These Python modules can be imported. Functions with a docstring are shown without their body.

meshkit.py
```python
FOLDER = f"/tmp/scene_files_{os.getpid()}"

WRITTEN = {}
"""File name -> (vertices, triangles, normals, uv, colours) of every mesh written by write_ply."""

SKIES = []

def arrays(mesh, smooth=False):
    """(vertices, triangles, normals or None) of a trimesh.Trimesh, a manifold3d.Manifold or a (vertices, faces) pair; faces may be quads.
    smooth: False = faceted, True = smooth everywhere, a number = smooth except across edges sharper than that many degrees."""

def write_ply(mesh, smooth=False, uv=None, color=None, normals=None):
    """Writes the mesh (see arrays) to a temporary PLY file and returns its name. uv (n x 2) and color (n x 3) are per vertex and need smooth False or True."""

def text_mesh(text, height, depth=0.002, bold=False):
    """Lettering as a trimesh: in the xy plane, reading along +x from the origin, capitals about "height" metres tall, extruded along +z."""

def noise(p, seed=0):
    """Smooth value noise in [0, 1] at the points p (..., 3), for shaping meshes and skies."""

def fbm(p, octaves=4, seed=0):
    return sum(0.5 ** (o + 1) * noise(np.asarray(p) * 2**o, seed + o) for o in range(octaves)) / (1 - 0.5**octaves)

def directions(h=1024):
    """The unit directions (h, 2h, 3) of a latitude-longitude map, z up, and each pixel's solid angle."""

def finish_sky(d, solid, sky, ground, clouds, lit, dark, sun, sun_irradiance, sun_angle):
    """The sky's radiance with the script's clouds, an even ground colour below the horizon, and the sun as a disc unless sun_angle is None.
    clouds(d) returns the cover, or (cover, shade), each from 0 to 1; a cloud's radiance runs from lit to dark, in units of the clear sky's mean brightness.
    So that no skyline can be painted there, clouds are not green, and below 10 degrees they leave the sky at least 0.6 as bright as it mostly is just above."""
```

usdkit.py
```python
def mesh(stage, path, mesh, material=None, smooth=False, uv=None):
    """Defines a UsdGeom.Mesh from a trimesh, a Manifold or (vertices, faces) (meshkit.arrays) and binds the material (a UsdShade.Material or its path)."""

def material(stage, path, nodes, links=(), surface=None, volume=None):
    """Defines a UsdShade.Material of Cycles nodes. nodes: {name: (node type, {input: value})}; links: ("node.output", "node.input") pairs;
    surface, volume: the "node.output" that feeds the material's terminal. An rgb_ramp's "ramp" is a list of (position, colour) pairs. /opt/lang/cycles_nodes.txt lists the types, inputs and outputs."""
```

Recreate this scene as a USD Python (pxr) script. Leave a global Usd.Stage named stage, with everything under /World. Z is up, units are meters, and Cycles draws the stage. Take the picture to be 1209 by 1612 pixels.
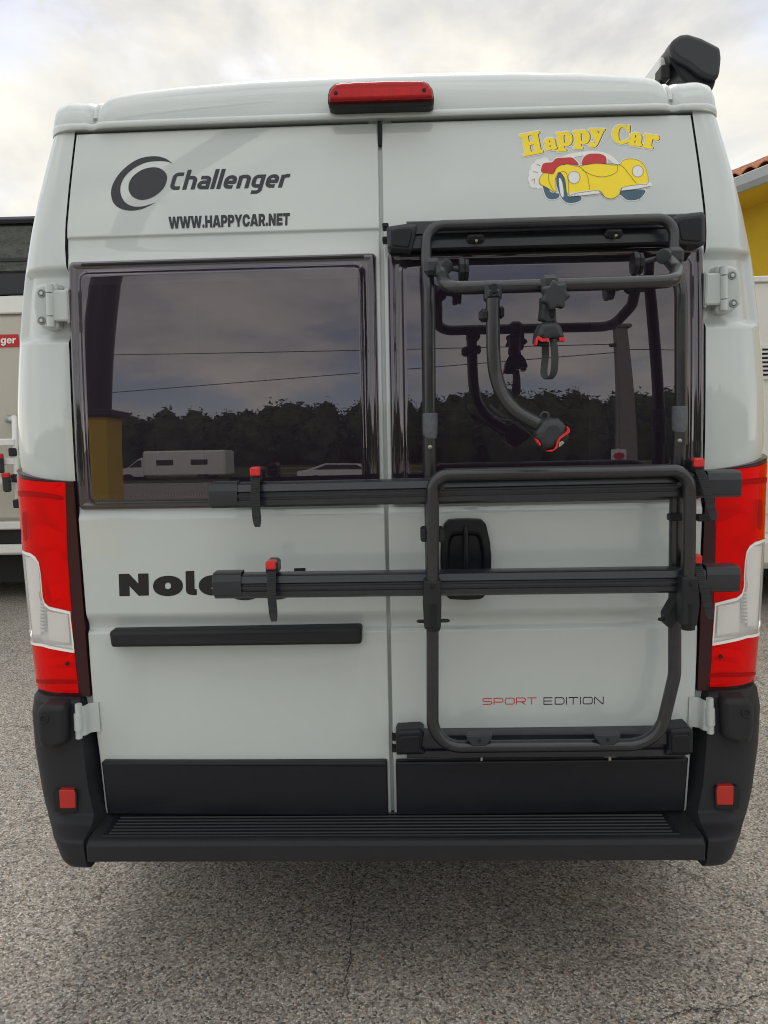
import math, glob, random
import numpy as np, trimesh, usdkit, meshkit
from shapely.geometry import Polygon, MultiPolygon, LineString, Point, box as sbox
import shapely as shp
from shapely import affinity, union_all
from pxr import Usd, UsdGeom, UsdLux, UsdShade, Gf, Sdf

random.seed(7); rng = np.random.default_rng(7)
stage = Usd.Stage.CreateInMemory()
UsdGeom.SetStageUpAxis(stage, 'Z')
WORLD = UsdGeom.Xform.Define(stage, '/World')
stage.SetDefaultPrim(WORLD.GetPrim())

# ------------------------------------------------------------------ camera
CAM = np.array([.0539, -1.9699, 1.633]); YAW, PITCH, ROLL = -.0307, -.144, -.0212
FPX, PW, PH = 1200.4, 1209., 1612.
def cam_axes():
    cy, sy, cp, sp, cr, sr = math.cos(YAW), math.sin(YAW), math.cos(PITCH), math.sin(PITCH), math.cos(ROLL), math.sin(ROLL)
    f = np.array([sy*cp, cy*cp, sp]); r = np.array([cy, -sy, 0]); u = np.cross(r, f)
    return np.array([cr*r+sr*u, -sr*r+cr*u, f])
AX = cam_axes()
cam = UsdGeom.Camera.Define(stage, '/World/camera')
m = np.eye(4); m[0, :3], m[1, :3], m[2, :3], m[3, :3] = AX[0], AX[1], -AX[2], CAM
cam.AddTransformOp().Set(Gf.Matrix4d(*m.ravel().tolist()))
cam.CreateHorizontalApertureAttr(36.0); cam.CreateVerticalApertureAttr(48.0)
cam.CreateFocalLengthAttr(36.0*FPX/PW)
cam.CreateClippingRangeAttr(Gf.Vec2f(.05, 2000.))
cam.CreateExposureAttr(0.6)

# ------------------------------------------------------------------ sky and sun
SUN_AZ, SUN_EL = math.radians(-3), math.radians(46)      # azimuth from +y towards +x
SKY_STRENGTH, SUN_INTENSITY = .098, .15
dome = UsdLux.DomeLight.Define(stage, '/World/sky')
dome.GetPrim().SetCustomDataByKey('kind', 'structure')
skymat = usdkit.material(stage, '/World/Looks/sky_look', {
    'tc': ('texture_coordinate', {}),
    'sky': ('sky_texture', {'sky_type': 'single_scattering', 'sun_disc': False, 'sun_elevation': SUN_EL, 'sun_rotation': SUN_AZ, 'aerosol_density': 2.0}),
    'mp': ('mapping', {'scale': (1.0, 1.0, 1.7), 'location': (1.1, .2, 3.4)}),
    'n1': ('noise_texture', {'scale': 4.0, 'detail': 8.0, 'roughness': .52, 'distortion': .15}),
    'cov': ('rgb_ramp', {'ramp': [(0, (.3, .3, .3)), (.40, (.45, .45, .45)), (.475, (.9, .9, .9)), (.54, (1., 1., 1.)), (1, (1, 1, 1))]}),
    'mp2': ('mapping', {'scale': (1.0, 1.0, 1.9), 'location': (2.1, 5.7, .4)}),
    'n2': ('noise_texture', {'scale': 3.0, 'detail': 7.0, 'roughness': .58, 'distortion': .3}),
    'tone': ('rgb_ramp', {'ramp': [(0, (4.1, 4.2, 4.3)), (.38, (4.6, 4.62, 4.58)), (.47, (5.2, 5.17, 4.98)), (.54, (6.1, 5.95, 5.5)), (.64, (7.3, 7.0, 6.25)), (1, (7.8, 7.4, 6.5))]}),
    'mix': ('mix', {}),
    # a thin overcast: hazy and pale at the horizon, brightest overhead
    'sx': ('separate_xyz', {}), 'el': ('rgb_ramp', {'ramp': [(0, (1.5, 1.45, 1.36)), (.06, (1.42, 1.38, 1.31)), (.15, (1.2, 1.19, 1.16)), (.26, (1.02, 1.02, 1.02)), (.42, (.93, .93, .95)), (.6, (1.15, 1.15, 1.16)), (1, (1.5, 1.5, 1.51))]}), 'ov': ('mix', {'mix_type': 'multiply', 'fac': 1.0}),
    'bg': ('background_shader', {'strength': SKY_STRENGTH}),
}, [('tc.generated', 'mp.vector'), ('mp.vector', 'n1.vector'), ('n1.fac', 'cov.fac'), ('tc.generated', 'mp2.vector'), ('mp2.vector', 'n2.vector'), ('n2.fac', 'tone.fac'),
    ('cov.color', 'mix.fac'), ('sky.color', 'mix.color1'), ('tone.color', 'mix.color2'), ('tc.generated', 'sx.vector'), ('sx.z', 'el.fac'),
    ('mix.color', 'ov.color1'), ('el.color', 'ov.color2'), ('ov.color', 'bg.color')], surface='bg.background')
UsdShade.MaterialBindingAPI.Apply(dome.GetPrim()).Bind(skymat)
sun = UsdLux.DistantLight.Define(stage, '/World/sun')
sun.CreateIntensityAttr(SUN_INTENSITY); sun.CreateAngleAttr(26.0); sun.CreateColorAttr(Gf.Vec3f(1, .95, .87))
sun.GetPrim().CreateAttribute('inputs:normalize', Sdf.ValueTypeNames.Bool).Set(True)
sd = np.array([math.sin(SUN_AZ)*math.cos(SUN_EL), math.cos(SUN_AZ)*math.cos(SUN_EL), math.sin(SUN_EL)])
zz = sd; xx = np.cross([0, 0, 1], zz); xx /= np.linalg.norm(xx); yy = np.cross(zz, xx)
m = np.eye(4); m[0, :3], m[1, :3], m[2, :3] = xx, yy, zz
sun.AddTransformOp().Set(Gf.Matrix4d(*m.ravel().tolist()))

# ------------------------------------------------------------------ helpers
USED = {}
def fresh(parent, name):
    n = USED.get((parent, name), -1) + 1
    USED[(parent, name)] = n
    return f'{parent}/{name}' + (f'_{n:03d}' if n else '')
def tag(prim, label=None, category=None, group=None, kind=None):
    for k, v in (('label', label), ('category', category), ('group', group), ('kind', kind)):
        if v: prim.SetCustomDataByKey(k, v)
    return prim
def thing(name, label, category, loc=(0, 0, 0), group=None):
    x = UsdGeom.Xform.Define(stage, fresh('/World', name))
    if any(loc): x.AddTranslateOp().Set(Gf.Vec3d(*map(float, loc)))
    tag(x.GetPrim(), label, category, group)
    return str(x.GetPath())
def part(parent, name, mesh, mat, smooth=False, label=None, kind=None):
    p = usdkit.mesh(stage, fresh(parent, name), mesh, M[mat], smooth=smooth)
    tag(p.GetPrim(), label, None, None, kind)
    return str(p.GetPath())
def whole(name, mesh, mat, label=None, category=None, group=None, kind=None, smooth=False):
    p = usdkit.mesh(stage, fresh('/World', name), mesh, M[mat], smooth=smooth)
    tag(p.GetPrim(), label, category, group, kind)
    return str(p.GetPath())
cat = lambda *ms: trimesh.util.concatenate([x for x in ms if x is not None])

def ray(px, py):
    return np.array([(px-PW/2)/FPX, (PH/2-py)/FPX, 1.0]) @ AX
def at(px, py, Y):
    d = ray(px, py); return CAM + d*((Y-CAM[1])/d[1])
def box(x0, x1, y0, y1, z0, z1):
    b = trimesh.creation.box([abs(x1-x0), abs(y1-y0), abs(z1-z0)]); b.apply_translation([(x0+x1)/2, (y0+y1)/2, (z0+z1)/2]); return b
def bbox(x0, x1, y0, y1, z0, z1, b=.004):
    """box with chamfered edges"""
    lo, hi = np.minimum([x0, y0, z0], [x1, y1, z1]), np.maximum([x0, y0, z0], [x1, y1, z1])
    b = min(b, *(hi-lo)*.45)
    pts = []
    for i in range(3):
        for sx in (0, 1):
            for sy in (0, 1):
                for sz in (0, 1):
                    s = np.array([sx, sy, sz]); p = np.where(s, hi, lo).astype(float); q = np.where(s, -1, 1)*b
                    q = q.copy(); q[i] = 0; pts.append(p+q)
    return trimesh.Trimesh(np.array(pts)).convex_hull
def poly_ring(poly, step):
    ext = poly.exterior; n = max(12, int(ext.length/step))
    p = np.array([ext.interpolate(i/n, normalized=True).coords[0] for i in range(n)])
    if Polygon(p).exterior.is_ccw is False: p = p[::-1]
    return p
def rounded(pts, r):
    p = Polygon(pts) if not hasattr(pts, 'buffer') else pts
    return p.buffer(-r, join_style=2).buffer(r, quad_segs=6)
def plate(poly, yf, yb, bev=.003, step=.004, yfun=None):
    """Solid in the xz plane with a rounded front edge; front at yf (towards the camera), back at yb. yfun(x,z) is added to y."""
    p = poly_ring(poly, step); n = len(p)
    t = np.roll(p, -1, 0)-np.roll(p, 1, 0); t /= np.maximum(np.linalg.norm(t, axis=1, keepdims=True), 1e-9)
    nin = np.stack([-t[:, 1], t[:, 0]], 1)
    def inset(d):
        q = Polygon(p).buffer(-d, join_style=2, mitre_limit=2.)
        q = max(getattr(q, 'geoms', [q]), key=lambda g: g.area)
        if q.is_empty or q.area < 1e-9: return p+nin*d
        l = q.exterior; pts = shp.points(p+nin*d*.5)
        return shp.get_coordinates(shp.line_interpolate_point(l, shp.line_locate_point(l, pts)))
    rings = [(p, yb), (p, yf+bev)] + [(inset(bev*(1-math.cos(a))), yf+bev*(1-math.sin(a))) for a in (math.pi/6, math.pi/3, math.pi/2)]
    V, F = [], []
    for q, y in rings: V.append(np.stack([q[:, 0], np.full(n, y), q[:, 1]], 1))
    for k in range(len(rings)-1):
        for i in range(n):
            a, b = k*n+i, k*n+(i+1) % n; c, d = a+n, b+n
            F += [[a, b, d], [a, d, c]]
    V = np.vstack(V)
    q = Polygon(rings[-1][0]).buffer(0); q = max(getattr(q, 'geoms', [q]), key=lambda g: g.area)
    cv, cf = trimesh.creation.triangulate_polygon(q, engine='earcut')
    V2 = np.stack([cv[:, 0], np.full(len(cv), yf), cv[:, 1]], 1)
    F2 = np.array(cf)+len(V)
    cr = np.cross(V2[cf[0][1]]-V2[cf[0][0]], V2[cf[0][2]]-V2[cf[0][0]])
    if cr[1] > 0: F2 = F2[:, ::-1]
    bv, bf = trimesh.creation.triangulate_polygon(Polygon(p), engine='earcut'); V3 = np.stack([bv[:, 0], np.full(len(bv), yb), bv[:, 1]], 1); F3 = np.array(bf)+len(V)+len(V2)
    if np.cross(V3[bf[0][1]]-V3[bf[0][0]], V3[bf[0][2]]-V3[bf[0][0]])[1] < 0: F3 = F3[:, ::-1]
    V = np.vstack([V, V2, V3]); F = np.vstack([F, F2, F3])
    if yfun is not None: V[:, 1] += yfun(V[:, 0], V[:, 2])
    me = trimesh.Trimesh(V, F, process=False)
    return me
def fillet(pts, r, seg=7):
    pts = [np.asarray(p, float) for p in pts]; out = [pts[0]]
    for i in range(1, len(pts)-1):
        a, b, c = pts[i-1], pts[i], pts[i+1]
        u, v = a-b, c-b; lu, lv = np.linalg.norm(u), np.linalg.norm(v); u, v = u/lu, v/lv
        ang = math.acos(np.clip(u@v, -1, 1)); rr = r[i-1] if hasattr(r, '__len__') else r
        d = min(rr/max(math.tan(ang/2), 1e-6), lu*.49, lv*.49)
        if ang > 3.1 or d < 1e-5: out.append(b); continue
        rr = d*math.tan(ang/2); bis = (u+v)/np.linalg.norm(u+v); c0 = b+bis*(rr/math.sin(ang/2))
        s, e = b+u*d-c0, b+v*d-c0; th = math.acos(np.clip(s@e/(rr*rr), -1, 1))
        for k in range(seg+1):
            w = k/seg
            out.append(c0+(math.sin((1-w)*th)*s+math.sin(w*th)*e)/math.sin(th))
    out.append(pts[-1]); return np.array(out)
def tube(path, r, seg=20, flat=None, caps=True):
    """sweep of a circle (or an ellipse r x flat) along a path"""
    path = np.asarray(path, float); n = len(path)
    T = np.gradient(path, axis=0); T /= np.linalg.norm(T, axis=1, keepdims=True)
    ref = np.array([0, 1., 0]) if abs(T[0][1]) < .9 else np.array([1., 0, 0])
    N = ref-T[0]*(ref@T[0]); N /= np.linalg.norm(N); V = []
    rs = r if hasattr(r, '__len__') else [r]*n
    a = np.linspace(0, 2*math.pi, seg, endpoint=False)
    for i in range(n):
        N = N-T[i]*(N@T[i]); N /= np.linalg.norm(N); B = np.cross(T[i], N)
        V.append(path[i]+rs[i]*(np.outer(np.cos(a), N)*(1 if flat is None else flat)+np.outer(np.sin(a), B)))
    V = np.vstack(V); F = []
    for i in range(n-1):
        for k in range(seg):
            p, q = i*seg+k, i*seg+(k+1) % seg
            F += [[p, q, q+seg], [p, q+seg, p+seg]]
    if caps:
        c0, c1 = len(V), len(V)+1; V = np.vstack([V, path[0], path[-1]])
        for k in range(seg):
            F += [[c0, (k+1) % seg, k], [c1, (n-1)*seg+k, (n-1)*seg+(k+1) % seg]]
    return trimesh.Trimesh(V, F, process=False)
def P(*q): return [at(*p) for p in q]
def cyl(a, b, r, seg=20, bev=None):
    a, b = np.asarray(a, float), np.asarray(b, float)
    if bev:
        d = (b-a)/np.linalg.norm(b-a); L = np.linalg.norm(b-a)
        q = [a, a+d*bev*.3, a+d*bev, b-d*bev, b-d*bev*.3, b]
        return tube(q, [r-bev, r-bev*.3, r, r, r-bev*.3, r-bev], seg)
    return tube([a, (a+b)/2, b], r, seg)
def ball(c, r, sub=2, scale=(1, 1, 1)):
    s = trimesh.creation.icosphere(sub, 1.0); s.apply_scale([r*x for x in scale]); s.apply_translation(c); return s
def grid_mesh(V, flip=False):
    h, w = V.shape[:2]; i = np.arange(h*w).reshape(h, w)
    a, b, c, d = i[:-1, :-1].ravel(), i[:-1, 1:].ravel(), i[1:, 1:].ravel(), i[1:, :-1].ravel()
    F = np.vstack([np.stack([a, b, c], 1), np.stack([a, c, d], 1)])
    if flip: F = F[:, ::-1]
    return trimesh.Trimesh(V.reshape(-1, 3), F, process=False)
def mirror(me):
    q = me.copy(); q.vertices[:, 0] *= -1; q.faces = q.faces[:, ::-1].copy(); return trimesh.Trimesh(q.vertices, q.faces, process=False)
def sstep(a, b, x):
    t = np.clip((x-a)/(b-a), 0, 1); return t*t*(3-2*t)

# ------------------------------------------------------------------ materials
M = {}
def mat(name, color, rough=.5, metallic=0., coat=0., spec=.5, bump=None, vary=0., coat_rough=.03, vscale=6., coat_ior=1.5):
    nodes = {'p': ('principled_bsdf', {'base_color': tuple(color), 'roughness': rough, 'metallic': metallic, 'coat_weight': coat, 'coat_roughness': coat_rough, 'coat_ior': coat_ior, 'specular_ior_level': spec})}
    links = []
    if bump or vary: nodes['g'] = ('geometry', {})
    if bump:
        sc, st, dist = bump
        nodes['bn'] = ('noise_texture', {'scale': sc, 'detail': 3.0, 'roughness': .6}); nodes['b'] = ('bump', {'strength': st, 'distance': dist})
        links += [('g.position', 'bn.vector'), ('bn.fac', 'b.height'), ('b.normal', 'p.normal')]
    if vary:
        c = np.array(color)
        nodes['vn'] = ('noise_texture', {'scale': vscale, 'detail': 5.0, 'roughness': .65})
        nodes['vr'] = ('rgb_ramp', {'ramp': [(.25, tuple(c*(1-vary))), (.75, tuple(c*(1+vary)))]})
        nodes['rr'] = ('rgb_ramp', {'ramp': [(.3, (max(rough-.07, 0),)*3), (.7, (min(rough+.07, 1),)*3)]})
        links += [('g.position', 'vn.vector'), ('vn.fac', 'vr.fac'), ('vr.color', 'p.base_color'), ('vn.fac', 'rr.fac'), ('rr.color', 'p.roughness')]
    M[name] = usdkit.material(stage, f'/World/Looks/{name}', nodes, links, surface='p.BSDF')
mat('paint', (.515, .562, .555), .38, 0, 1.0, .4, None, .012, .02, 3.0, 1.68)
mat('hinge_cup', (.24, .26, .26), .45)
mat('paint_hinge', (.51, .555, .55), .35, 0, .6)
mat('plastic', (.0135, .0145, .0175), .55, 0, 0, .36, (900., .14, .0006), .2)
mat('plastic_smooth', (.0052, .006, .009), .38, 0, 0, .38, (1400., .05, .0004), .12)
mat('tube_metal', (.0075, .0083, .0105), .27, 0, 0, .85, None, .15)
mat('rail_metal', (.008, .0095, .0145), .28, 0, 0, .8, None, .12)
mat('grey_plastic', (.022, .0245, .030), .38, 0, 0, .5, (1200., .08, .0005), .12)
mat('strap_rubber', (.016, .017, .02), .5, 0, 0, .5, None, .15)
mat('worn_grey', (.09, .10, .115), .6, 0, 0, .5, (120., .5, .002), .35, .03, 60.)
mat('black', (.004, .004, .0045), .7)
mat('gap_black', (.05, .053, .057), .6)
mat('red_plastic', (.62, .02, .022), .4, 0, .2)
mat('decal_dark', (.022, .026, .034), .45)
mat('decal_black', (.007, .0075, .008), .4)
mat('decal_red', (.55, .03, .03), .45)
mat('decal_yellow', (.96, .74, .02), .4)
mat('decal_white', (.80, .80, .78), .4)
mat('decal_grey', (.05, .055, .06), .45)
mat('decal_blue', (.06, .13, .19), .45)
mat('steel', (.5, .5, .48), .3, 1.0)
mat('bolt', (.35, .33, .29), .35, .9)
mat('white_plastic', (.72, .72, .70), .4, 0, .3)
mat('white_body', (.76, .755, .72), .35, 0, .5, .5, None, .02)
mat('beige_body', (.47, .45, .385), .4, 0, .4, .5, None, .03)
mat('dark_panel', (.018, .018, .024), .35)
mat('canopy', (.05, .055, .045), .3, 0, .3, .5, (9., .6, .05), .4, .1, 14.)
mat('gutter_metal', (.33, .36, .37), .45, .3, 0, .5, None, .05)
mat('yellow_wall', (.62, .42, .028), .85, 0, 0, .3, (60., .25, .004), .07, .03, 2.5)
mat('roof_tile', (.40, .15, .075), .8, 0, 0, .3, (50., .4, .004), .28, .03, 5.)
mat('tyre', (.012, .012, .012), .8)
mat('alloy', (.45, .45, .46), .35, .8)
mat('concrete', (.22, .21, .19), .85, 0, 0, .3, (30., .4, .004), .18)
mat('grass', (.075, .095, .03), .95, 0, 0, .2, (40., .8, .03), .35, .03, 1.5)
mat('foliage', (.06, .085, .04), .9, 0, 0, .2, None, .55, .03, .35)
mat('bark', (.06, .045, .033), .9, 0, 0, .2, (20., .6, .01), .3)
mat('wire', (.01, .01, .01), .6)
mat('fence_wood', (.24, .19, .12), .85, 0, 0, .3, None, .2)
mat('lamp_bezel', (.022, .003, .005), .22, 0, .0)
mat('lamp_white', (.90, .895, .87), .28, 0, .3)
mat('lamp_chrome', (.82, .82, .80), .16, 1.0, 0, .5, (260., .12, .001))
mat('amber', (.75, .22, .02), .4)
mat('rear_red', (.42, .016, .01), .25, 0, .5)
mat('stop_red', (.5, .02, .02), .4)
mat('sign_yellow', (.7, .5, .03), .4)
mat('blind', (.55, .53, .52), .5)
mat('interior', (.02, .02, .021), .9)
def glassy(name, tint, ior, rough=0.0, add=None):
    nodes = {'f': ('fresnel', {'IOR': ior}), 't': ('transparent_bsdf', {'color': tint}), 'gl': ('glossy_bsdf', {'color': (.96, .905, .965) if name == 'tinted_pane' else (1, 1, 1), 'roughness': rough}), 'm': ('mix_closure', {})}
    links = [('f.fac', 'm.fac'), ('t.BSDF', 'm.closure1'), ('gl.BSDF', 'm.closure2')]
    if add:
        nodes['d'] = ('diffuse_bsdf', {'color': add[0]}); nodes['m0'] = ('mix_closure', {'fac': add[1]})
        links = [('f.fac', 'm.fac'), ('t.BSDF', 'm0.closure1'), ('d.BSDF', 'm0.closure2'), ('m0.closure', 'm.closure1'), ('gl.BSDF', 'm.closure2')]
    M[name] = usdkit.material(stage, f'/World/Looks/{name}', nodes, links, surface='m.closure')
glassy('tinted_pane', (.36, .33, .36), 2.1, .0, ((.018, .013, .02), .5))
glassy('clear_pane', (.6, .65, .65), 1.5)
glassy('red_lens', (1.0, .006, .003), 1.26, .02, ((1., .003, .002), .36))
glassy('dark_red_lens', (.85, .03, .03), 1.45, .02, ((.75, .012, .018), .36))
mat('deep_red', (.05, .001, .001), .3)
mat('divider_red', (.42, .003, .003), .5, 0, 0, .1)
mat('cell_red', (.30, .008, .012), .3)
glassy('clear_lens', (1., 1., .995), 1.4, .02, ((.97, .96, .955), .2))
# red reflector behind the lens: bright moulded plastic with blocks of prisms
M['lamp_reflector'] = usdkit.material(stage, '/World/Looks/lamp_reflector', {
    'g': ('geometry', {}), 'mp': ('mapping', {'scale': (1, 1, 1)}), 'w': ('wave_texture', {'wave_type': 'bands', 'bands_direction': 'z', 'scale': 30., 'profile': 'saw'}),
    'w2': ('wave_texture', {'wave_type': 'bands', 'bands_direction': 'x', 'scale': 42., 'profile': 'saw'}), 'a': ('mix', {'mix_type': 'add', 'fac': 1.0}),
    'b': ('bump', {'strength': .8, 'distance': .006}), 'n': ('noise_texture', {'scale': 11., 'detail': 1.0}),
    'r': ('rgb_ramp', {'ramp': [(.40, (.62, .61, .60)), (.55, (1., 1., 1.))]}), 'p': ('principled_bsdf', {'roughness': .22, 'specular_ior_level': .5, 'metallic': .0})},
    [('g.position', 'w.vector'), ('g.position', 'w2.vector'), ('w.color', 'a.color1'), ('w2.color', 'a.color2'), ('a.color', 'b.height'), ('b.normal', 'p.normal'),
     ('g.position', 'n.vector'), ('n.fac', 'r.fac'), ('r.color', 'p.base_color')], surface='p.BSDF')
# asphalt with exposed chippings
M['asphalt'] = usdkit.material(stage, '/World/Looks/asphalt', {
    'g': ('geometry', {}), 'wn': ('noise_texture', {'scale': 60., 'detail': 2.0}), 'ws': ('vector_math', {'math_type': 'scale', 'scale': .006}), 'wa': ('vector_math', {'math_type': 'add'}),
    'v': ('voronoi_texture', {'scale': 165., 'randomness': 1.0}), 've': ('voronoi_texture', {'feature': 'distance_to_edge', 'scale': 165., 'randomness': 1.0}),
    'sep': ('separate_color', {}), 'chip': ('rgb_ramp', {'ramp': [(0, (0.087, 0.083, 0.076)), (.09, (0.182, 0.171, 0.156)), (.28, (0.326, 0.305, 0.278)), (.6, (0.451, 0.423, 0.386)), (.8, (0.578, 0.547, 0.504)), (.93, (0.660, 0.632, 0.588)), (1, (0.783, 0.761, 0.721))]}),
    'edge': ('rgb_ramp', {'ramp': [(0, (.52, .51, .50)), (.15, (1, 1, 1))]}), 'mul': ('mix', {'mix_type': 'multiply', 'fac': 1.0}),
    'hn': ('hsv', {'saturation': 1.0}), 'big': ('noise_texture', {'scale': .9, 'detail': 6.0, 'roughness': .65}), 'bigr': ('rgb_ramp', {'ramp': [(.3, (.74, .74, .75)), (.68, (1.1, 1.08, 1.04))]}),
    'mul2': ('mix', {'mix_type': 'multiply', 'fac': 1.0}),
    'tint': ('rgb_ramp', {'ramp': [(0, (1, .97, .93)), (.7, (1, 1, 1)), (.955, (1, .99, .97)), (.985, (1.15, .84, .64)), (1, (1.2, .8, .58))]}), 'mul3': ('mix', {'mix_type': 'multiply', 'fac': 1.0}),
    'cm': ('mapping', {'scale': (1, 1, 0)}), 'cn': ('noise_texture', {'scale': 1.7, 'detail': 6.0, 'roughness': .6}), 'cs': ('vector_math', {'math_type': 'scale', 'scale': .55}), 'ca': ('vector_math', {'math_type': 'add'}),
    'cv': ('voronoi_texture', {'feature': 'distance_to_edge', 'scale': .55}), 'cr': ('rgb_ramp', {'ramp': [(0, (.45, .44, .43)), (.0016, (.6, .59, .58)), (.0036, (1, 1, 1))]}), 'mul4': ('mix', {'mix_type': 'multiply', 'fac': 1.0}),
    'bmp': ('bump', {'strength': .6, 'distance': .004}), 'p': ('principled_bsdf', {'roughness': .78, 'specular_ior_level': .35})},
    [('g.position', 'wn.vector'), ('wn.color', 'ws.vector1'), ('g.position', 'wa.vector1'), ('ws.vector', 'wa.vector2'), ('wa.vector', 'v.vector'), ('wa.vector', 've.vector'),
     ('v.color', 'sep.color'), ('sep.r', 'chip.fac'), ('ve.distance', 'edge.fac'), ('chip.color', 'mul.color1'), ('edge.color', 'mul.color2'),
     ('g.position', 'big.vector'), ('big.fac', 'bigr.fac'), ('mul.color', 'mul2.color1'), ('bigr.color', 'mul2.color2'),
     ('sep.g', 'tint.fac'), ('mul2.color', 'mul3.color1'), ('tint.color', 'mul3.color2'),
     ('g.position', 'cm.vector'), ('cm.vector', 'cn.vector'), ('cn.color', 'cs.vector1'), ('cm.vector', 'ca.vector1'), ('cs.vector', 'ca.vector2'), ('ca.vector', 'cv.vector'), ('cv.distance', 'cr.fac'),
     ('mul3.color', 'mul4.color1'), ('cr.color', 'mul4.color2'), ('mul4.color', 'p.base_color'), ('ve.distance', 'bmp.height'), ('bmp.normal', 'p.normal')], surface='p.BSDF')

# ------------------------------------------------------------------ ground
gx = np.array([-260, -60, -12, -3, 3, 12, 60, 260.]); gy = np.array([-34, -12, -4, 0, 4, 12, 60, 260.])
whole('asphalt_yard', grid_mesh(np.stack(list(np.meshgrid(gx, gy))+[np.zeros((8, 8))], -1)), 'asphalt', kind='structure')
def ground_px(px, py):
    d = ray(px, py); return (CAM-d*(CAM[2]/d[2]))[:2]
mat('crack_dark', (.05, .046, .042), .95)
for pts_ in ([(556, 1372), (554, 1398), (557, 1428), (551, 1462), (553, 1498), (546, 1545), (549, 1580)], [(1040, 1606), (1062, 1600), (1092, 1589), (1130, 1593), (1168, 1581), (1206, 1562), (1240, 1556)]):
    p = np.array([ground_px(*q) for q in pts_]); t = np.linspace(0, 1, 60); p = np.stack([np.interp(t, np.linspace(0, 1, len(p)), p[:, k]) for k in (0, 1)], 1)+rng.normal(0, .0035, (60, 2))
    n_ = np.gradient(p, axis=0)[:, ::-1]*[1, -1]; n_ /= np.linalg.norm(n_, axis=1, keepdims=True); w_ = rng.uniform(.0004, .0021, (60, 1))
    whole('pavement_crack', grid_mesh(np.stack([np.c_[p+n_*w_, np.full(60, .004)], np.c_[p-n_*w_, np.full(60, .004)]])), 'crack_dark', kind='structure')
def hill_z(x, y):
    d = np.clip((-y-34)/70, 0, 3); return .02+d*d*1.2+d*1.0+.8*meshkit.fbm(np.stack([x/30, y/30, x*0], -1), 3)*np.clip(d*3, 0, 1)
HX, HY = np.meshgrid(np.linspace(-260, 260, 80), np.linspace(-240, -34, 50)); hv = np.stack([HX, HY, hill_z(HX, HY)], -1)
whole('grass_hillside', grid_mesh(hv), 'grass', kind='structure', smooth=True)

# ------------------------------------------------------------------ van shape functions
def prof(z):
    d = np.maximum(np.asarray(z, float)-1.35, 0); return .011*d+.108*d*d
def bow(x): return .010*(np.asarray(x)/.82)**2
def Yskin(x, z):
    """door skin depth without local features"""
    z = np.asarray(z, float)
    y = prof(z)+bow(x)
    y = y+.006*(1-sstep(2.066, 2.074, z))*sstep(2.0, 2.03, z)              # crease above the windows
    y = y-.011*(1-sstep(1.338, 1.366, z))                                   # ledge below the windows
    y = y+.015*(1-sstep(1.046, 1.088, z))-.012*(1-sstep(1.026, 1.041, z))   # waist line
    y = y-.004*np.sin(np.clip((z-.68)/.34, 0, 1)*np.pi)*(z < 1.03)
    return y
def Ydoor(x, z):
    x = np.asarray(x, float); z = np.asarray(z, float); y = Yskin(x, z)
    w = sstep(-.745, -.645, x)*(1-sstep(-.150, -.060, x))*(1-sstep(.985, 1.0, z))*sstep(.66, 1.0, z)
    return y+.022*w                                                        # number plate recess (left door)
_xz = np.array([.50, .67, .81, 1.0, 1.34, 1.46, 1.75, 1.98, 2.04, 2.10, 2.2, 2.345]); _xi = np.array([.808, .813, .818, .819, .819, .820, .819, .820, .824, .823, .814, .799])
def xi(z): return np.interp(z, _xz, _xi)
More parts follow.
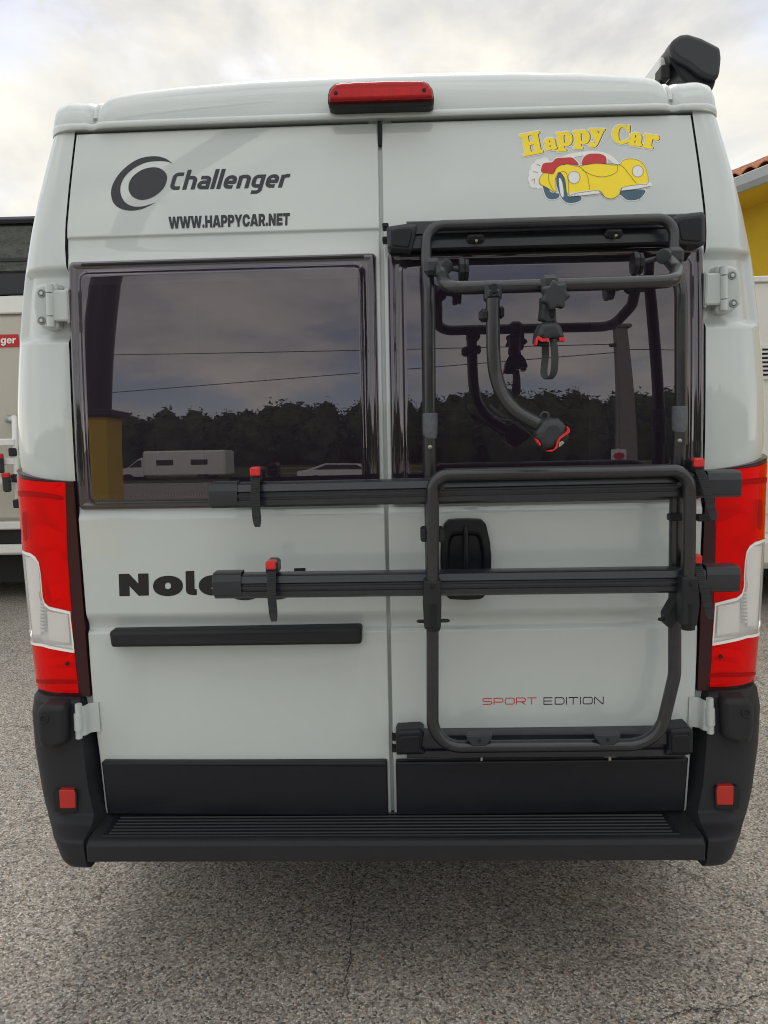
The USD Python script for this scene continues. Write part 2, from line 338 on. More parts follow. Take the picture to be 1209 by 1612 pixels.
_hz = np.array([.80, .86, .98, 1.11, 1.25, 1.36, 1.46, 1.50, 1.63, 1.75, 1.81, 1.9, 1.98, 2.03, 2.1, 2.18, 2.27, 2.34, 2.36, 2.42]); _hw = np.array([1.014, 1.0156, 1.0207, 1.0218, 1.0226, 1.0205, 1.020, 1.027, 1.0244, 1.0142, 1.008, .998, .9877, .9781, .9644, .9466, .9226, .9031, .8965, .875])
def hw(z): return np.interp(z, _hz, _hw)
NS, DS = 2.7, .19
def S(f, z, off=0., pocket=True):
    """rear corner of the body, right-hand side: f 0 = beside the door, 1 = side wall, beyond 1 = forwards"""
    f, z = np.broadcast_arrays(np.asarray(f, float), np.asarray(z, float))
    def pos(f):
        t = np.clip(f, 0, 1)*np.pi/2; x0 = xi(z)+.0018
        x = x0+(hw(z)-x0)*np.sin(t)**(2/NS); c = np.maximum(np.cos(t), 0)**(2/NS)
        y = prof(z)+.012+DS*(1-c)+np.maximum(f-1, 0)*.3
        return np.stack([x, y, z], -1)
    p = pos(f)
    e = 2e-3; df = pos(f+e)-pos(np.maximum(f-e, 0)); df[..., 2] = 0
    n = np.stack([df[..., 1], -df[..., 0], 0*z], -1); n /= np.maximum(np.linalg.norm(n, axis=-1, keepdims=True), 1e-9)
    if pocket:
        w = sstep(1.800, 1.825, z)*(1-sstep(1.975, 2.0, z))*(1-sstep(.53, .66, f))*.020
        off = off-w
    return p+n*np.asarray(off)[..., None] if np.ndim(off) else p+n*off

# ------------------------------------------------------------------ camper van
van = thing('camper_van', 'pale grey-green panel camper van seen from behind, filling the picture', 'camper van')
# body shell
zs = np.unique(np.concatenate([np.linspace(.80, 2.358, 90), np.linspace(1.79, 2.01, 40)])); fs = np.concatenate([np.linspace(0, 1, 60), [1.05, 1.2, 2, 4, 8, 12, 15.2]])
Fg, Zg = np.meshgrid(fs, zs)
side = grid_mesh(S(Fg, Zg), flip=True)
sill = []
lowz = np.linspace(.34, .80, 24); Yl = np.unique(np.concatenate([np.linspace(.26, 4.8, 12), np.linspace(.50, 1.40, 40), np.linspace(4.15, 4.8, 28)])); Yg, Zl = np.meshgrid(Yl, lowz)
side2 = grid_mesh(np.stack([float(hw(.80))-.02*(1-sstep(.4, .7, Zl)), Yg, Zl], -1), flip=True); c_ = side2.triangles_center
side2.update_faces(np.minimum(np.hypot(c_[:, 1]-.95, c_[:, 2]-.345), np.hypot(c_[:, 1]-4.6, c_[:, 2]-.345)) > .41)
rx = np.array([0, .153, .338, .523, .64, .69, .715, .726, .732, .738, .745, .755, .775, .83, .862, .864, .873, .881, .888, .893, .8985])
rz = np.array([2.535, 2.534, 2.53, 2.519, 2.508, 2.500, 2.494, 2.488, 2.480, 2.474, 2.4725, 2.474, 2.478, 2.481, 2.479, 2.474, 2.464, 2.448, 2.425, 2.40, 2.37])
rz = 2.352+(rz-2.352)*.80
def roof_out(x): return np.interp(np.abs(x), rx, rz)
def yh(x):
    x = np.abs(np.asarray(x, float)); x0 = float(xi(2.35))+.0018; a = np.clip((x-x0)/(float(hw(2.35))-x0), 0, 1)
    g = .014*np.exp(-((x-.752)/.010)**2)-.006*(1-sstep(.70, .745, x))
    return g+np.where(x < x0, prof(2.35)+.006+bow(x), prof(2.35)+.012+DS*(1-(1-a**NS)**(1/NS)))
xs = np.unique(np.concatenate([rx, -rx, np.linspace(-.9, .9, 121)]))
rows = []
zb0 = lambda x: np.minimum(2.352, roof_out(x)-.002)
for a in np.pi/2*(1-(1-np.linspace(0, 1, 30))**1.6):
    zo = roof_out(xs); rows.append(np.stack([xs, yh(xs)+.17*(1-np.cos(a)**.62), zb0(xs)+(zo-zb0(xs))*np.sin(a)**.8], -1))
for Y in (.8, 1.5, 3.0, 4.4): rows.append(np.stack([xs, np.full_like(xs, Y), roof_out(xs)], -1))
rows.append(np.stack([xs*.93, np.full_like(xs, 4.85), roof_out(xs)-.12], -1))
roof = grid_mesh(np.array(rows))
front = box(-.95, .95, 4.75, 4.78, .3, 2.40)
part(van, 'body', cat(side, mirror(side), side2, mirror(side2)), 'paint', smooth=50)
rp = part(van, 'roof', roof, 'paint', smooth=35)
part(van, 'cab', cat(bbox(-.98, .98, 4.74, 5.5, .3, 1.15, .12), bbox(-.93, .93, 4.74, 5.05, 1.1, 2.3, .15)), 'paint', smooth=30)
# header lip above the doors
lx = np.linspace(-.880, .880, 160); prof_l = [(.030, 2.350), (-.013, 2.350), (-.0165, 2.352), (-.017, 2.360), (-.014, 2.366), (-.006, 2.3695), (.012, 2.372)]
drop = np.clip((np.abs(lx)-.86)/.035, 0, 1)**2*.0
fade = 1-.85*sstep(.76, .875, np.abs(lx))
L = np.array([np.stack([lx, yh(lx)+a*fade-.002, np.full_like(lx, z)-drop], -1) for a, z in prof_l])
part(van, 'rear_gutter_lip', grid_mesh(L), 'paint', smooth=50)
# vertical joint pieces of the drip channels beside the roof dome
for sg in (-1, 1):
    aa = np.linspace(.25, 1.5, 14); x_ = sg*.748; zo_ = float(roof_out(x_))
    part(rp, 'channel_joint', tube(np.stack([0*aa+x_, float(yh(x_))+.17*(1-np.cos(aa)**.62), 2.352+(zo_-2.352)*np.sin(aa)**.8], -1), .008, 10), 'paint', smooth=60)
# dark jambs behind the gaps
jz = np.linspace(.48, 2.36, 140); jp = .021*sstep(1.80, 1.825, jz)*(1-sstep(1.975, 2.0, jz))
jl = np.array([np.stack([xi(jz)-.03, prof(jz)+.019+jp+bow(.8), jz], -1), np.stack([xi(jz)+.03, prof(jz)+.019+jp+bow(.8), jz], -1)])
jm = grid_mesh(jl)
part(van, 'door_seal', jm, 'gap_black', smooth=True); part(van, 'door_seal', mirror(jm), 'gap_black', smooth=True)
jc = grid_mesh(np.array([np.stack([0*jz-.03, prof(jz)+.014, jz], -1), np.stack([0*jz+.03, prof(jz)+.014, jz], -1)]))
part(van, 'centre_seal', jc, 'paint', smooth=True)
tx = np.linspace(-.84, .84, 60); jt = grid_mesh(np.array([np.stack([tx, prof(2.34)+.03+bow(tx), 0*tx+2.32], -1), np.stack([tx, prof(2.34)+.03+bow(tx), 0*tx+2.36], -1)]))
part(van, 'header_seal', jt, 'gap_black', smooth=True)
# interior: a dim box with a bulkhead well forwards
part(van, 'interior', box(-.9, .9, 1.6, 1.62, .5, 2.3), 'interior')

# --- windows: |x| .014..813, z 1.364..2.010
WX0, WX1, WZ0, WZ1 = .0145, .8125, 1.3655, 2.0085
def rr_sdf(x, z, x0, x1, z0, z1, r):
    qx = np.abs(x-(x0+x1)/2)-(x1-x0)/2+r; qz = np.abs(z-(z0+z1)/2)-(z1-z0)/2+r
    return -(np.minimum(np.maximum(qx, qz), 0)+np.hypot(np.maximum(qx, 0), np.maximum(qz, 0))-r)
def make_window(door, s):
    e = np.concatenate([np.arange(0, .018, .0015), np.arange(.018, .06, .0022), [.07, .09]])
    gx = np.unique(np.concatenate([WX0+e, WX1-e, np.linspace(WX0+.1, WX1-.1, 90)])); gz = np.unique(np.concatenate([WZ0+e, WZ1-e, np.linspace(WZ0+.1, WZ1-.1, 70)]))
    X, Z = np.meshgrid(gx, gz); d = rr_sdf(X, Z, WX0, WX1, WZ0, WZ1, .014)
    b = np.where(Z < (WZ0+WZ1)/2, 0, 0)
    dd = rr_sdf(X, Z, WX0+.036, WX1-.036, WZ0+.020, WZ1-.034, .02)
    t = np.clip(d/.011, 0, 1); h = .014*np.sqrt(np.maximum(1-(1-t)**2, 0))
    h = h-.0035*sstep(.012, .02, d)*(1-sstep(-.012, -.004, dd)) 
    h = h+.011*sstep(-.006, .008, dd)
    y = prof(Z)+bow(X)-h-.0015
    me = grid_mesh(np.stack([s*X, y, Z], -1), flip=(s < 0)); ok = d.ravel()[me.faces].min(1) > -.0012
    me.update_faces(ok)
    w = part(door, 'window', me, 'tinted_pane', smooth=40)
    return w
def hole_frame(s):
    # dark board round the rounded opening behind the pane
    outer = sbox(WX0+.012, WZ0+.012, WX1-.012, WZ1-.012); inner = sbox(.225, 1.42, .60, 1.90).buffer(-.05).buffer(.05, quad_segs=8)
    pl = outer.difference(inner)
    v, f = trimesh.creation.triangulate_polygon(pl, engine='earcut'); me = trimesh.Trimesh(np.stack([v[:, 0], 0*v[:, 0], v[:, 1]], 1), f, process=False)
    me = trimesh.Trimesh(*trimesh.remesh.subdivide_to_size(me.vertices, me.faces, .06), process=False)
    V = me.vertices.copy(); V[:, 1] = prof(V[:, 2])+bow(V[:, 0])+.004; V[:, 0] *= s
    return trimesh.Trimesh(V, me.faces, process=False)

# --- doors
def door_mesh(s):
    zz = np.unique(np.concatenate([np.linspace(.505, 2.343, 150), np.linspace(1.02, 1.10, 30), np.linspace(1.33, 1.37, 18), np.linspace(2.06, 2.08, 10), np.linspace(2.333, 2.343, 6), np.linspace(.505, .513, 5), np.linspace(.93, 1.0, 12)]))
    e = np.array([0, .0015, .003, .005, .008, .012])
    u = np.unique(np.concatenate([np.linspace(0, 1, 110), e/.81, 1-e/.81]))
    U, Z = np.meshgrid(u, zz); x0, x1 = .0042, xi(Z)-.003
    X = x0+(x1-x0)*U; ed = np.minimum(np.minimum(X-x0, x1-X), np.minimum(Z-.505, 2.343-Z))
    roll = .0035*(1-np.sqrt(np.maximum(1-(1-np.clip(ed/.0035, 0, 1))**2, 0)))
    y = Ydoor(s*X, Z)+roll
    V = np.stack([s*X, y, Z], -1)
    # return flange
    V = np.concatenate([V[:1]+[0, .022, 0], V, V[-1:]+[0, .022, 0]], 0); V = np.concatenate([V[:, :1]+[0, .022, 0], V, V[:, -1:]+[0, .022, 0]], 1)
    me = grid_mesh(V, flip=(s < 0)); c = me.vertices[me.faces].mean(1)
    keep = ~((np.abs(c[:, 0]) > .05) & (np.abs(c[:, 0]) < .77) & (c[:, 2] > 1.40) & (c[:, 2] < 1.95))
    me.update_faces(keep); me.remove_unreferenced_vertices()
    return me
door_l = part(van, 'rear_door', door_mesh(-1), 'paint', smooth=40, label='left rear door with dark lettering and a black plate lamp bar')
door_r = part(van, 'rear_door', door_mesh(1), 'paint', smooth=40, label='right rear door with the black door handle')
for s, d in ((-1, door_l), (1, door_r)):
    make_window(d, s)
    part(d, 'window_surround', hole_frame(s), 'black', smooth=True)
    for xx_ in (.300, .585):
        part(d, 'blind_rail', bbox(s*xx_-.003, s*xx_+.003, .004+float(prof(1.70)), .010+float(prof(1.70)), 1.60, 1.78, .001), 'blind')
    xs_ = np.linspace(.045, .775, 30)
    part(d, 'window_gasket', tube(np.stack([s*xs_, prof(1.997)+bow(xs_)-.013, 0*xs_+1.9975], -1), .0045, 8), 'black', smooth=40)
# black strip at the top of the gap between the doors
part(van, 'gap_plug', plate(rounded([(-.0055, 2.285), (.0045, 2.285), (.0045, 2.345), (-.0055, 2.345)], .002), float(prof(2.31))-.004, float(prof(2.31))+.02, .002, .002), 'black', smooth=40)
# --- black trim boards at the foot of the doors
for s, d in ((-1, door_l), (1, door_r)):
    pl = rounded([(s*.0115, .512), (s*.7925, .514), (s*.7985, .668), (s*.0115, .6685)], .004)
    part(d, 'trim_board', plate(pl, -.020, .004, .006, .006, lambda x, z: Yskin(x, z*0+.6)), 'plastic_smooth', smooth=40)
    xs_ = np.linspace(.02, .79, 20)
# --- plate lamp bar
def dpx(px, py, off=0.):
    """pixel on the photographed door skin -> point"""
    Y = 0.
    for _ in range(6):
        p = at(px, py, Y); Y = float(Yskin(p[0], p[2]))+off
    return at(px, py, Y)
def dpoly(pts, off=0.): return [(p[0], p[2]) for p in (dpx(*q, off) for q in pts)]
bar = rounded(dpoly([(172, 993), (570, 986), (569, 1016), (173, 1021)], -.03), .008)
part(door_l, 'plate_lamp_bar', plate(bar, -.034, .02, .010, .005, lambda x, z: bow(x)-.0), 'plastic', smooth=40)
# --- door handle
hp = [(400, 600), (410, 350), (422, 260), (450, 180), (500, 135), (600, 126), (720, 122), (890, 130), (940, 180), (990, 400), (1003, 560), (1000, 720), (985, 860), (960, 960), (930, 1030), (880, 1070), (700, 1080), (510, 1070), (455, 1020), (425, 930), (405, 800)]
hpp = dpoly([(640+x/7.556, 800+y/7.556) for x, y in hp], -.008); HPg = Polygon(hpp).buffer(-.004).buffer(.004)
hc = HPg.centroid; inner = affinity.translate(affinity.scale(HPg, .70, .70), 0, -.006)
hy = float(Yskin(hc.x, hc.y))
def ringplate(outer, inner, yf, yb):
    po, pi = poly_ring(outer, .004), poly_ring(inner, .004); n = 90
    ro = np.array([outer.exterior.interpolate(outer.exterior.project(Point(q))).coords[0] for q in [(hc.x+.2*math.cos(a), hc.y+.2*math.sin(a)) for a in np.linspace(0, 2*np.pi, n, endpoint=False)]])
    def cast(poly):
        out = []
        for a in np.linspace(0, 2*np.pi, n, endpoint=False):
            g = poly.exterior.intersection(LineString([(hc.x, hc.y), (hc.x+.4*math.cos(a), hc.y+.4*math.sin(a))])); g = g if g.geom_type == 'Point' else list(g.geoms)[0]
            out.append((g.x, g.y))
        return np.array(out)
    o, i = cast(outer), cast(inner)
    R = [(o, yb), (o, yf+.005), (o*.985+i*.015, yf+.002), (o*.93+i*.07, yf), (o*.25+i*.75, yf), (i, yf+.004), (i*.97+.03*np.array([hc.x, hc.y]), yf+.010), (i*.9+.1*np.array([hc.x, hc.y]), yf+.0175), (i*.0+np.array([hc.x, hc.y]), yf+.0185)]
    V = np.array([np.stack([q[:, 0], np.full(n, y), q[:, 1]], 1) for q, y in R]); V = np.concatenate([V, V[:, :1]], 1)
    return grid_mesh(V)
hd = part(door_r, 'handle', ringplate(HPg, inner, hy-.022, hy+.004), 'plastic_smooth', smooth=45)
hx, hz0, hz1 = hc.x-.0, None, None
p0, p1 = dpx(640+700/7.556, 800+190/7.556, -.01), dpx(640+700/7.556, 800+960/7.556, -.01)
gp = fillet([(p0[0], hy+.006, p0[2]), (p0[0], hy-.024, p0[2]-.012), (p0[0], hy-.033, (p0[2]+p1[2])/2), (p1[0], hy-.024, p1[2]+.012), (p1[0], hy+.006, p1[2])], [.012, .3, .012], 8)
part(hd, 'grip', tube(gp, .0095, 16, .7), 'plastic_smooth', smooth=60)

# --- stickers and lettering on the doors
FONTS = glob.glob('/opt/blender-*/*/datafiles/fonts/')[0]
from PIL import Image, ImageDraw, ImageFont
def glyphs(text, weight=900, font='Inter.woff2', size=300):
    f = ImageFont.truetype(FONTS+font, size)
    if weight: f.set_variation_by_axes([32, weight])
    x0, y0, x1, y1 = f.getbbox(text, anchor='ls')
    im = Image.new('L', (x1-x0+8, y1-y0+8)); ImageDraw.Draw(im).text((4-x0, 4-y0), text, 255, font=f, anchor='ls')
    on = np.pad(np.asarray(im) > 127, ((0, 0), (1, 1))).astype(np.int8); d = np.diff(on, axis=1)
    rows, st = np.nonzero(d == 1); en = np.nonzero(d == -1)[1]
    g = union_all(shp.box(st, -rows-1, en, -rows)).buffer(1.2).buffer(-1.2).simplify(.9)
    return g, size*.727, (4-y0)  # shape (y up, top row = 0), cap height, baseline at y = -(4-y0)
def to_quad(g, quad, bounds=None):
    """maps the bounds of g to a px quadrilateral TL, TR, BR, BL"""
    x0, y0, x1, y1 = bounds or g.bounds; TL, TR, BR, BL = [np.array(q, float) for q in quad]
    def fn(c):
        u = ((c[:, 0]-x0)/(x1-x0))[:, None]; v = ((y1-c[:, 1])/(y1-y0))[:, None]
        return (TL*(1-u)+TR*u)*(1-v)+(BL*(1-u)+BR*u)*v
    from shapely import transform
    return transform(g, fn)
def decal(parent, name, g, matname, layer=0, label=None, size=.02):
    """px polygons laid on the door skin as a thin film"""
    V, F, n = [], [], 0
    for q in getattr(g, 'geoms', [g]):
        if q.is_empty or q.geom_type != 'Polygon' or q.area < .05: continue
        v, f = trimesh.creation.triangulate_polygon(q, engine='earcut')
        c = dpx(*np.array(q.centroid.coords[0]))[1]
        d = np.stack([(v[:, 0]-PW/2)/FPX, (PH/2-v[:, 1])/FPX, np.ones(len(v))], 1) @ AX
        Y = np.full(len(v), c)
        for _ in range(4):
            p = CAM+d*((Y-CAM[1])/d[:, 1])[:, None]; Y = Yskin(p[:, 0], p[:, 2])
        mv, mf = trimesh.remesh.subdivide_to_size(p, f, size)
        V.append(mv); F.append(np.array(mf)+n); n += len(mv)
    V, F = np.vstack(V), np.vstack(F)
    V[:, 1] = Yskin(V[:, 0], V[:, 2])-.0006-.00035*layer
    c = np.cross(V[F[:, 1]]-V[F[:, 0]], V[F[:, 2]]-V[F[:, 0]])
    F[c[:, 1] > 0] = F[c[:, 1] > 0][:, ::-1]
    return part(parent, name, trimesh.Trimesh(V, F, process=False), matname, label=label)
# round swoosh emblem
def zpx(pts, ox, oy, s): return [(ox+x/s, oy+y/s) for x, y in pts]
def smooth_poly(pts, n=8):
    p = np.array(pts, float); k = len(p); out = []
    for i in range(k):
        a, b, c, d = p[i-1], p[i], p[(i+1) % k], p[(i+2) % k]
        for t in np.linspace(0, 1, n, endpoint=False):
            out.append(.5*((2*b)+(-a+c)*t+(2*a-5*b+4*c-d)*t*t+(-a+3*b-3*c+d)*t**3))
    return Polygon(out).buffer(0)
def spline(pts, n=8):
    p = np.array([2*np.array(pts[0])-np.array(pts[1])]+list(map(np.array, pts))+[2*np.array(pts[-1])-np.array(pts[-2])], float); out = []
    for i in range(1, len(p)-2):
        a, b, c, d = p[i-1:i+3]
        for t in np.linspace(0, 1, n, endpoint=False):
            out.append(.5*((2*b)+(-a+c)*t+(2*a-5*b+4*c-d)*t*t+(-a+3*b-3*c+d)*t**3))
    out.append(p[-2]); return out
Z8 = (160, 230, 3.9)
outer_arc = [(438, 108), (390, 75), (320, 62), (230, 78), (150, 128), (90, 195), (60, 265), (65, 330), (100, 375), (170, 396), (250, 385), (335, 345)]
inner_arc = [(335, 345), (260, 368), (195, 370), (145, 345), (118, 295), (118, 240), (145, 185), (200, 135), (270, 102), (340, 92), (400, 95), (438, 108)]
sw = Polygon(zpx([tuple(q) for q in spline(outer_arc)]+[tuple(q) for q in spline(inner_arc)[1:-1]], *Z8)).buffer(0)
dot = smooth_poly(zpx([(330, 130), (385, 155), (402, 200), (375, 265), (310, 315), (240, 330), (185, 305), (165, 255), (185, 195), (250, 145)], *Z8))
decal(door_l, 'emblem', union_all([sw, dot]), 'decal_dark')
# stroke lettering for the italic maker's name
def strokes(lines, w, caps=2): return union_all([LineString(l).buffer(w/2, cap_style=caps, join_style=1) for l in lines])
def arc(cx, cy, rx_, ry_, a0, a1, n=14): return [(cx+rx_*math.cos(math.radians(a)), cy+ry_*math.sin(math.radians(a))) for a in np.linspace(a0, a1, n)]
def challenger(w=.2):
    xh, cap = .74, 1.0; G = []; x = 0
    def add(ls, adv):
        nonlocal x
        G.append(affinity.translate(strokes(ls, w), x, 0)); x += adv
    add([[(.52, .88), (.30, .88)]+arc(.30, .70, .19, .18, 90, 180)+arc(.30, .28, .19, .18, 180, 270)+[(.50, .10)]], .64)      # C
    add([[(.1, 0), (.1, 1.12)], [(.1, .60), (.16, .66)]+arc(.32, .50, .18, .17, 100, 0)+[(.5, 0)]], .68)                     # h
    add([[(.08, .66), (.30, .66)]+arc(.32, .50, .17, .16, 90, 0)+[(.49, 0)], [(.49, .40), (.24, .40)]+arc(.24, .25, .15, .15, 90, 270)+[(.49, .10)]], .66)  # a
    add([[(.1, 0), (.1, 1.12)]], .29); add([[(.1, 0), (.1, 1.12)]], .29)
    e = [[(.1, .36), (.50, .36), (.50, .46)]+arc(.30, .47, .20, .19, 0, 180)+arc(.30, .29, .20, .19, 180, 270)+[(.48, .10)]]
    add(e, .66)
    add([[(.1, 0), (.1, .72)], [(.1, .60), (.16, .66)]+arc(.32, .50, .18, .17, 100, 0)+[(.5, 0)]], .68)                       # n
    add([[(.50, .66), (.28, .66)]+arc(.28, .48, .18, .18, 90, 180)+arc(.28, .30, .18, .18, 180, 270)+[(.50, .12)], [(.50, .76), (.50, .02)]+arc(.32, -.06, .18, .16, 0, -90)+[(.10, -.22)]], .68)  # g
    add(e, .66)
    add([[(.1, 0), (.1, .72)], [(.1, .52)]+arc(.30, .48, .2, .18, 160, 90)+[(.42, .66)]], .4)
    return affinity.skew(union_all(G), xs=12, origin=(0, 0))
ch = challenger()
decal(door_l, 'lettering', to_quad(ch, [(269, 268), (458, 263.5), (456, 304), (267.5, 308)]), 'decal_dark', label='Challenger name in dark slanted letters')
g, _, _ = glyphs('WWW.HAPPYCAR.NET', 900); g = g.buffer(3)
decal(door_l, 'lettering', to_quad(g, [(265, 341), (456.5, 335), (456, 355), (266, 360.5)]), 'decal_dark', label='web address in dark capitals')
# rental word, partly behind the lower wheel rail
def word(x_px, letters, font_w=900):
    for ch_, quad in letters:
        g, cap, base = glyphs(ch_, font_w)
        if ch_ == 'i': g = union_all([sbox(0, 0, 100, 150), sbox(0, 180, 100, 215)])
        yield to_quad(g.buffer(0 if ch_ == 'i' else 7), quad)
word_px = [('N', [(187, 903.5), (234, 902.5), (234.5, 937.5), (188, 938.5)]), ('o', [(241, 906.5), (288, 906), (288, 938), (241, 938.5)]), ('l', [(292, 899), (309, 898.5), (310, 936.5), (293, 937)]),
           ('e', [(313, 905.5), (359, 905), (359, 937), (313, 937.5)]), ('g', [(362, 905), (408, 904), (408, 944.5), (362, 945)]), ('g', [(411, 904), (457, 903.5), (457, 943.5), (411, 944)]),
           ('i', [(463, 894.5), (481, 894), (481, 935), (463, 935)]), ('o', [(487, 903), (534, 902), (534, 934), (487, 935)])]
decal(door_l, 'lettering', union_all(list(word(0, word_px))), 'decal_black', label='large black rental word half hidden by the rail')
# SPORT EDITION
def sport_letters():
    R = {}; w = .13
    rc = lambda x0, x1, y0, y1, r=.2: [tuple(q) for q in np.array(Polygon([(x0, y0), (x1, y0), (x1, y1), (x0, y1)]).buffer(-r, join_style=2).buffer(r, quad_segs=5).exterior.coords)]
    R['S'] = [[(1.5, .93), (.25, .93), (.08, .8), (.08, .62), (.22, .52), (1.32, .48), (1.47, .38), (1.47, .2), (1.3, .07), (.05, .07)]]
    R['P'] = [[(.08, 0), (.08, .93), (1.3, .93), (1.47, .8), (1.47, .5), (1.3, .37), (.08, .37)]]
    R['O'] = [rc(.08, 1.5, .07, .93, .25)]
    R['R'] = [[(.08, 0), (.08, .93), (1.3, .93), (1.47, .8), (1.47, .52), (1.3, .4), (.08, .4)], [(.85, .4), (1.5, 0)]]
    R['T'] = [[(0, .93), (1.45, .93)], [(.72, .93), (.72, 0)]]
    R['E'] = [[(1.4, .93), (.08, .93), (.08, .07), (1.4, .07)], [(.08, .5), (1.3, .5)]]
    R['D'] = [[(.08, .07), (.08, .93), (1.2, .93), (1.47, .72), (1.47, .28), (1.2, .07), (.08, .07)]]
    R['I'] = [[(.08, 0), (.08, 1)]]
    R['N'] = [[(.08, 0), (.08, .93), (.2, .93), (1.32, .07), (1.45, .07), (1.45, 1)]]
    out = {}
    for wd in ('SPORT', 'EDITION'):
        x, G = 0, []
        for c in wd:
            q = strokes(R[c], w); G.append(affinity.translate(q, x, 0)); x += (.16 if c == 'I' else 1.5)+.26
        out[wd] = union_all(G)
    return out
sl = sport_letters()
decal(door_r, 'lettering', to_quad(sl['SPORT'], [(759.5, 1099), (844.5, 1097.5), (844, 1109.5), (759.5, 1110)]), 'decal_red', label='red SPORT lettering')
decal(door_r, 'lettering', to_quad(sl['EDITION'], [(855.5, 1097.5), (950.5, 1096.5), (950, 1108.5), (855.5, 1109.5)]), 'decal_black', label='black EDITION lettering')
# dealer sticker: arched serif words above a plain little open car
Z7 = (780, 180, 4.318)
def serif(c): return chr(0x1D400+ord(c)-65) if c.isupper() else chr(0x1D41A+ord(c)-97)
hl = [('H', 170, 118, 318, 282, 11), ('a', 326, 158, 420, 248, 6), ('p', 408, 113, 528, 258, 4), ('p', 522, 103, 645, 242, 2), ('y', 628, 92, 748, 232, 0), ('C', 788, 66, 918, 208, -3), ('a', 902, 122, 1004, 222, -8), ('r', 1000, 132, 1112, 238, -10)]
LG = []
for c, a, b, c2, d2, rot in hl:
    g, _, _ = glyphs(serif(c), None, 'NotoSansMath-Regular.woff2'); g = g.buffer(13).buffer(-2)
    w_, h_ = (c2-a)*.94, (d2-b)*.93; cx, cy = (a+c2)/2, (b+d2)/2
    q = affinity.rotate(to_quad(g, [(cx-w_/2, cy-h_/2), (cx+w_/2, cy-h_/2), (cx+w_/2, cy+h_/2), (cx-w_/2, cy+h_/2)]), -rot, origin=(cx, cy))
    LG.append(affinity.translate(affinity.scale(q, 1/4.318, 1/4.318, origin=(0, 0)), 780, 180))
LG = union_all(LG)
def Zp(pts): return smooth_poly(zpx(pts, *Z7), 5)
def Zl(pts, w): return LineString(zpx([tuple(q) for q in spline(pts, 6)], *Z7)).buffer(w, cap_style=1)
smoke = union_all([Point(*zpx([(x, y)], *Z7)[0]).buffer(r/4.318, quad_segs=6) for x, y, r in ((335, 325, 26), (295, 335, 24), (268, 362, 24), (258, 400, 26), (250, 440, 24), (262, 470, 24), (295, 480, 20), (300, 420, 40), (320, 370, 40))])
carbody = Zp([(300, 470), (305, 425), (335, 400), (390, 405), (420, 360), (480, 338), (540, 352), (580, 350), (690, 335), (830, 345), (870, 312), (930, 303), (990, 325), (1025, 380), (1035, 470), (960, 480), (860, 500), (840, 545), (790, 575), (740, 560), (700, 520), (560, 535), (490, 545), (470, 440), (430, 395), (405, 450), (410, 530), (350, 500)])
wheel1 = Zp([(440, 390), (475, 410), (500, 540), (580, 560), (570, 590), (500, 603), (450, 570), (415, 480), (418, 420)])
wheel2 = Zp([(325, 425), (355, 460), (370, 525), (430, 540), (425, 568), (380, 578), (345, 560), (322, 490)])
wheel3 = Zp([(845, 525), (1008, 512), (1000, 555), (960, 580), (900, 583), (865, 560)])
seats = union_all([Zp([(315, 395), (318, 345), (340, 330), (385, 325), (410, 300), (470, 295), (520, 295), (560, 330), (555, 345), (470, 340), (420, 370), (395, 405)]), Zp([(590, 345), (595, 300), (630, 272), (700, 268), (745, 285), (755, 325), (740, 340), (660, 338)])])
screen = Polygon(zpx([tuple(q) for q in spline([(440, 335), (460, 292), (560, 265), (690, 258), (780, 285), (845, 345)])]+[tuple(q) for q in spline([(825, 348), (770, 300), (690, 268), (560, 280), (480, 305), (455, 335)])], *Z7)).buffer(0)
bumper_l = Zp([(497, 540), (600, 522), (700, 518), (705, 540), (600, 552), (505, 560)]); bumper_r = Zp([(855, 500), (960, 478), (1045, 468), (1048, 490), (960, 508), (858, 520)])
bits = union_all([smoke, carbody, wheel1, wheel2, wheel3, seats, screen, bumper_l, bumper_r]); halo = union_all([LG.buffer(1.7), affinity.translate(LG, 1.6, .4).buffer(1.3), bits.buffer(1.6)]).buffer(.4).buffer(-.4)
st = decal(door_r, 'dealer_sticker', halo, 'decal_white', 0, label='white-edged dealer sticker with yellow words over a small yellow car')
def sub(name, g, mt, layer): decal(door_r, name, g, mt, layer)
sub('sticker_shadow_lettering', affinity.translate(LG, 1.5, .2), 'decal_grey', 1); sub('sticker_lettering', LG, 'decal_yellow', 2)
sub('sticker_seats', seats, 'decal_red', 1); [sub('sticker_wheel', w_, 'decal_blue', 1) for w_ in (wheel1, wheel2, wheel3)]; sub('sticker_car', carbody, 'decal_yellow', 2)
lamps = union_all([Point(*zpx([(533, 430)], *Z7)[0]).buffer(9.5), Point(*zpx([(966, 388)], *Z7)[0]).buffer(8.8)])
for nm_, g_ in (('sticker_bumper', bumper_l), ('sticker_bumper', bumper_r), ('sticker_lamp', affinity.scale(lamps.geoms[0], .9, 1.1)), ('sticker_lamp', affinity.scale(lamps.geoms[1], .9, 1.1)), ('sticker_hubcap', Zp([(430, 440), (448, 450), (462, 520), (460, 565), (440, 540)]))): sub(nm_, g_, 'decal_white', 3)
lines = [Zl(q, .28) for q in ([(405, 450), (440, 395), (480, 400), (495, 470), (497, 545)], [(455, 345), (500, 338), (560, 350), (620, 410), (640, 512)], [(575, 350), (680, 335), (840, 345), (900, 400), (955, 470)], [(590, 380), (660, 415), (740, 425), (820, 395), (830, 350)],
         [(700, 520), (740, 560), (790, 575), (840, 545), (860, 500)], [(360, 405), (362, 450), (385, 505), (410, 530)], [(245, 450), (265, 440), (262, 470)], [(255, 390), (285, 395)], [(280, 340), (305, 350)], [(505, 560), (600, 552), (705, 540)], [(858, 520), (960, 508), (1048, 490)])]
